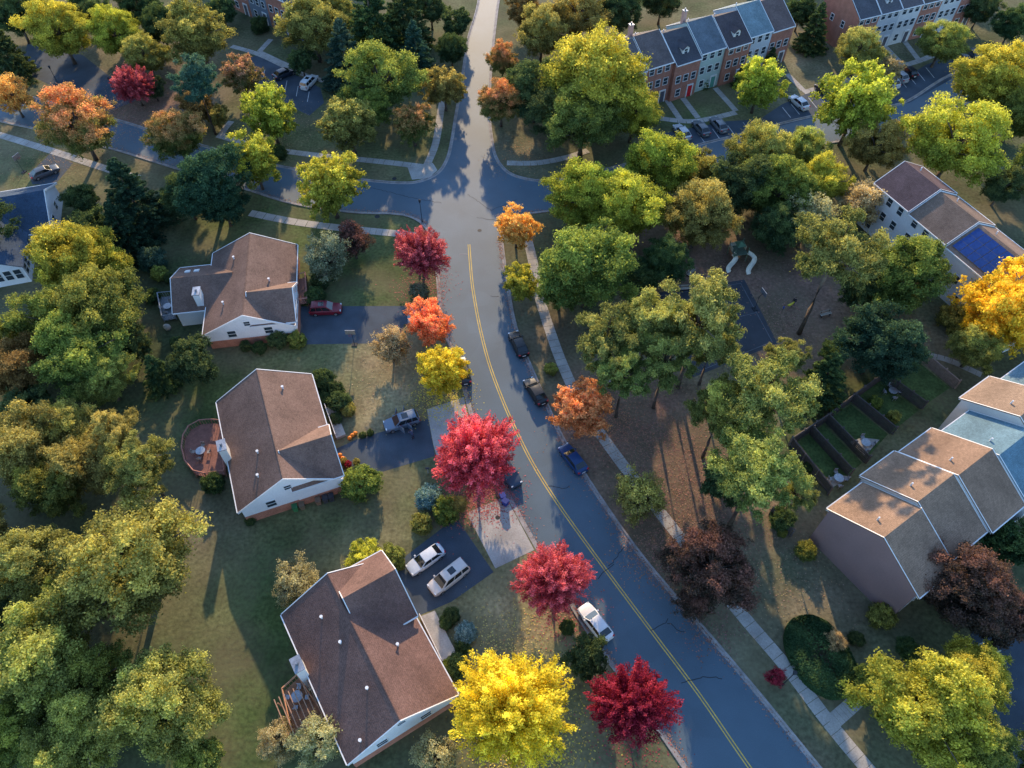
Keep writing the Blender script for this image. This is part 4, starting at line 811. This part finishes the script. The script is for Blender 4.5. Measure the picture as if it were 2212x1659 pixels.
lt_=(.26,.19,.16)
fence([(1790,1068),(1706,962),(1782,912)],wf); fence([(1782,912),(1838,868)],wf,1.8); fence([(1838,868),(1902,822)],wf,1.8); fence([(1902,822),(1975,768)],wf,1.8,lt_); fence([(1782,912),(1868,1002)],wf); fence([(1838,868),(1925,940)],wf); fence([(1902,822),(1990,885)],wf); fence([(1975,768),(2060,840)],wf,1.8,lt_); fence([(1660,1112),(1705,1160)],wf); fence([(1748,938),(1832,1030)],wf)
def patio(px): pad('patio',px,.012,M_conc,'grey paved patio in a fenced backyard','patio')
patio([(1862,945),(1900,950),(1868,985),(1835,955)]); patio([(1808,1025),(1840,1030),(1800,1052),(1785,1035)])
def table(px,py,z=0,c_=(.3,.3,.32)):
    x,y=G(px,py); o=top('patio_table','round patio table with chairs in a backyard','patio table',(x,y,z),.4,'patio furniture')
    ob('tabletop',MB().tube([(0,0,.7),(0,0,.74)],.6,16).mesh('tabletop',M_met),o); ob('leg',MB().tube([(0,0,0),(0,0,.7)],.05,6).mesh('leg',M_met),o)
    for k in range(4):
        a=k*1.57; c=top('patio_chair','small patio chair beside a round table','chair',(x+1.0*math.cos(a),y+1.0*math.sin(a),z),a,'patio furniture')
        ob('seat',MB().box(-.22,.22,-.22,.22,.42,.46).mesh('seat',M_plain),c,color=c_); ob('backrest',MB().box(.2,.24,-.22,.22,.46,.9).mesh('backrest',M_plain),c,color=c_)
        for sx in(-.19,.19):
            for sy in(-.19,.19): ob('leg',MB().box(sx-.02,sx+.02,sy-.02,sy+.02,0,.42).mesh('leg',M_met),c)
for p in ((1866,962),(1808,1038),(1925,850),(365,668)): table(*p)
table(440,985,.6,(.3,.25,.22)); table(650,1515,1.2,(.4,.45,.5))
x,y=G(925,1022); o=top('mailbox','small post-mounted mailbox beside the driveway','mailbox',(x,y,0),0); ob('post',MB().box(-.05,.05,-.05,.05,0,1.05).mesh('post',M_wood),o,color=(.4,.4,.38)); ob('box',MB().tube([(-.25,0,1.17),(.25,0,1.17)],.13,10).mesh('box',M_plain),o,color=(.05,.05,.06))
x,y=G(364,712); o=top('covered_grill','covered white barbecue grill on a patio','grill',(x,y,0)); ob('cover',MB().ball((0,0,.6),.55,12,8,(1,.7,1)).mesh('cover',M_conc,True),o)
ob('leg',MB().box(-.3,.3,-.2,.2,0,.3).mesh('leg',M_met),o)

# ---------- people
def remesh(mb,vox,name,mat):
    t=bpy.data.objects.new('tmp',mb.mesh('tmp',mat)); COL.objects.link(t)
    m_=t.modifiers.new('r','REMESH'); m_.mode='VOXEL'; m_.voxel_size=vox; s=t.modifiers.new('s','SMOOTH'); s.iterations=2
    dg=bpy.context.evaluated_depsgraph_get(); me=bpy.data.meshes.new_from_object(t.evaluated_get(dg)); me.name=name
    if not me.materials: me.materials.append(mat)
    for p in me.polygons: p.use_smooth=True
    bpy.data.objects.remove(t); return me
def limb(mb,pts,r):
    mb.tube(pts,r,10)
    for p,q_ in zip(pts,r): mb.ball(p,q_,10,6)
def person_meshes(bend):
    hip=(0,0,.92); ch=(bend*.35,0,1.38-bend*.12); nk=(bend*.45,0,1.5-bend*.16); hd=(bend*.52+.02,0,1.63-bend*.18)
    legs=[[(0,s*.09,.9),(.03,s*.1,.5),(-.01,s*.11,.09)] for s in(-1,1)]
    if bend<.1: legs[1]=[(0,.09,.9),(.16,.1,.52),(.1,.11,.1)]
    arms=[[(ch[0],s*.19,1.40-bend*.12),(ch[0]+.03+bend*.15,s*.25,1.14-bend*.1),(ch[0]+.18+bend*.2,s*.22,.95)] for s in(-1,1)]
    b=MB(); limb(b,[hip,(ch[0]*.5,0,1.12),ch],[.13,.12,.15]); limb(b,[ch,nk,hd],[.08,.055,.06]); b.ball(hd,.105,12,8,(1,.82,1.18)); b.ball((hd[0]+.1,0,hd[2]-.01),.02); 
    for s in(-1,1): b.ball((hd[0]-.005,s*.088,hd[2]),.024)
    for l in legs: limb(b,l,[.085,.06,.045]); a=l[2]; limb(b,[(a[0],a[1],.05),(a[0]+.16,a[1],.035)],[.045,.035])
    for s,a in zip((-1,1),arms):
        limb(b,a,[.05,.042,.03]); h=Vector(a[2]); d=(h-Vector(a[1])).normalized(); b.ball(h+d*.05,.042,8,6,(1,.6,1))
        for k,(o_,l_) in enumerate(((-.03,.07),(-.01,.085),(.01,.08),(.03,.065))):
            p=h+d*.08+Vector((0,o_,0)); b.tube([p,p+d*l_*.6,p+d*l_+Vector((0,0,-.012))],[.011,.01,.008],6)
        p=h+d*.03; b.tube([p,p+d*.04+Vector((0,-s*.045,0)),p+d*.07+Vector((0,-s*.05,0))],[.013,.012,.01],6)
    body=remesh(b,.012,'body',M_skin)
    j=MB(); limb(j,[(0,0,.9),(ch[0]*.5,0,1.12),ch,(nk[0],0,nk[2]-.06)],[.155,.145,.17,.1])
    for a in arms: limb(j,[(a[0][0],a[0][1]*.6,a[0][2]),a[0],a[1],a[2]],[.08,.07,.06,.045])
    t=MB(); limb(t,[(0,-.05,.93),(0,.05,.93)],[.13,.13])
    for l in legs: limb(t,l,[.105,.08,.062])
    h=MB(); h.ball((hd[0]-.018,0,hd[2]+.025),.112,12,8,(1,.85,1.12))
    return body,remesh(j,.02,'jacket',M_plain),remesh(t,.02,'trousers',M_plain),remesh(h,.02,'hair',M_plain)
PM=[person_meshes(0),person_meshes(.9)]
def person(px,py,rz,k,jc,tc,label,sc=1):
    x,y=G(px,py); o=top('person',label,'person',(x,y,.01),rz); o.scale=(sc,)*3; b_,j,t,h=PM[k]
    ob('body',b_,o); ob('jacket',j,o,color=jc); ob('trousers',t,o,color=tc); ob('hair',h,o,color=(.03,.02,.015))
person(893,948,2.2,1,(.05,.06,.12),(.03,.03,.05),'person in dark clothes bending beside an open car')
person(1527,607,.5,0,(.5,.5,.52),(.05,.06,.1),'person in pale top standing in the playground')
person(1418,588,1.5,0,(.4,.05,.05),(.05,.05,.08),'child in red top walking in the playground',.75)
person(1690,672,3,0,(.05,.1,.35),(.06,.06,.07),'child in blue top beside a spring rider',.7)
person(1712,660,-2,0,(.03,.03,.04),(.1,.1,.14),'person in black top standing in the playground')
person(1548,592,-1,0,(.5,.3,.05),(.05,.05,.08),'child in orange top near the slides',.7)
person(1480,800,-1,0,(.1,.15,.4),(.05,.05,.08),'person in blue top walking in the park')

# ---------- light, world, camera
el=math.radians(19); az=math.radians(-2.6)
d=Vector((math.sin(az)*math.cos(el),math.cos(az)*math.cos(el),math.sin(el)))
sl_=bpy.data.lights.new('sun','SUN'); sl_.energy=7.6; sl_.angle=math.radians(.8); sl_.color=(1,.73,.43)
so=bpy.data.objects.new('sun',sl_); COL.objects.link(so); so.rotation_euler=d.to_track_quat('Z','Y').to_euler(); so.location=(0,100,100)
w=bpy.data.worlds.new('World'); SC.world=w; w.use_nodes=True; nt=w.node_tree; bg=nt.nodes['Background']
sk=nt.nodes.new('ShaderNodeTexSky'); sk.sky_type='NISHITA'; sk.sun_disc=False; sk.sun_elevation=el; sk.sun_rotation=az; sk.ozone_density=3.4; sk.dust_density=.4
nt.links.new(sk.outputs[0],bg.inputs[0]); bg.inputs[1].default_value=.43
cam=bpy.data.cameras.new('camera'); co=bpy.data.objects.new('camera',cam); COL.objects.link(co); SC.camera=co
cam.sensor_width=36; cam.lens=F/2212*36; cam.clip_end=8000; cam.clip_start=.5
co.location=(0,0,H); co.rotation_euler=(math.radians(90-53),0,0)
SC.view_settings.view_transform='Standard'; SC.view_settings.look='None'; SC.view_settings.exposure=0
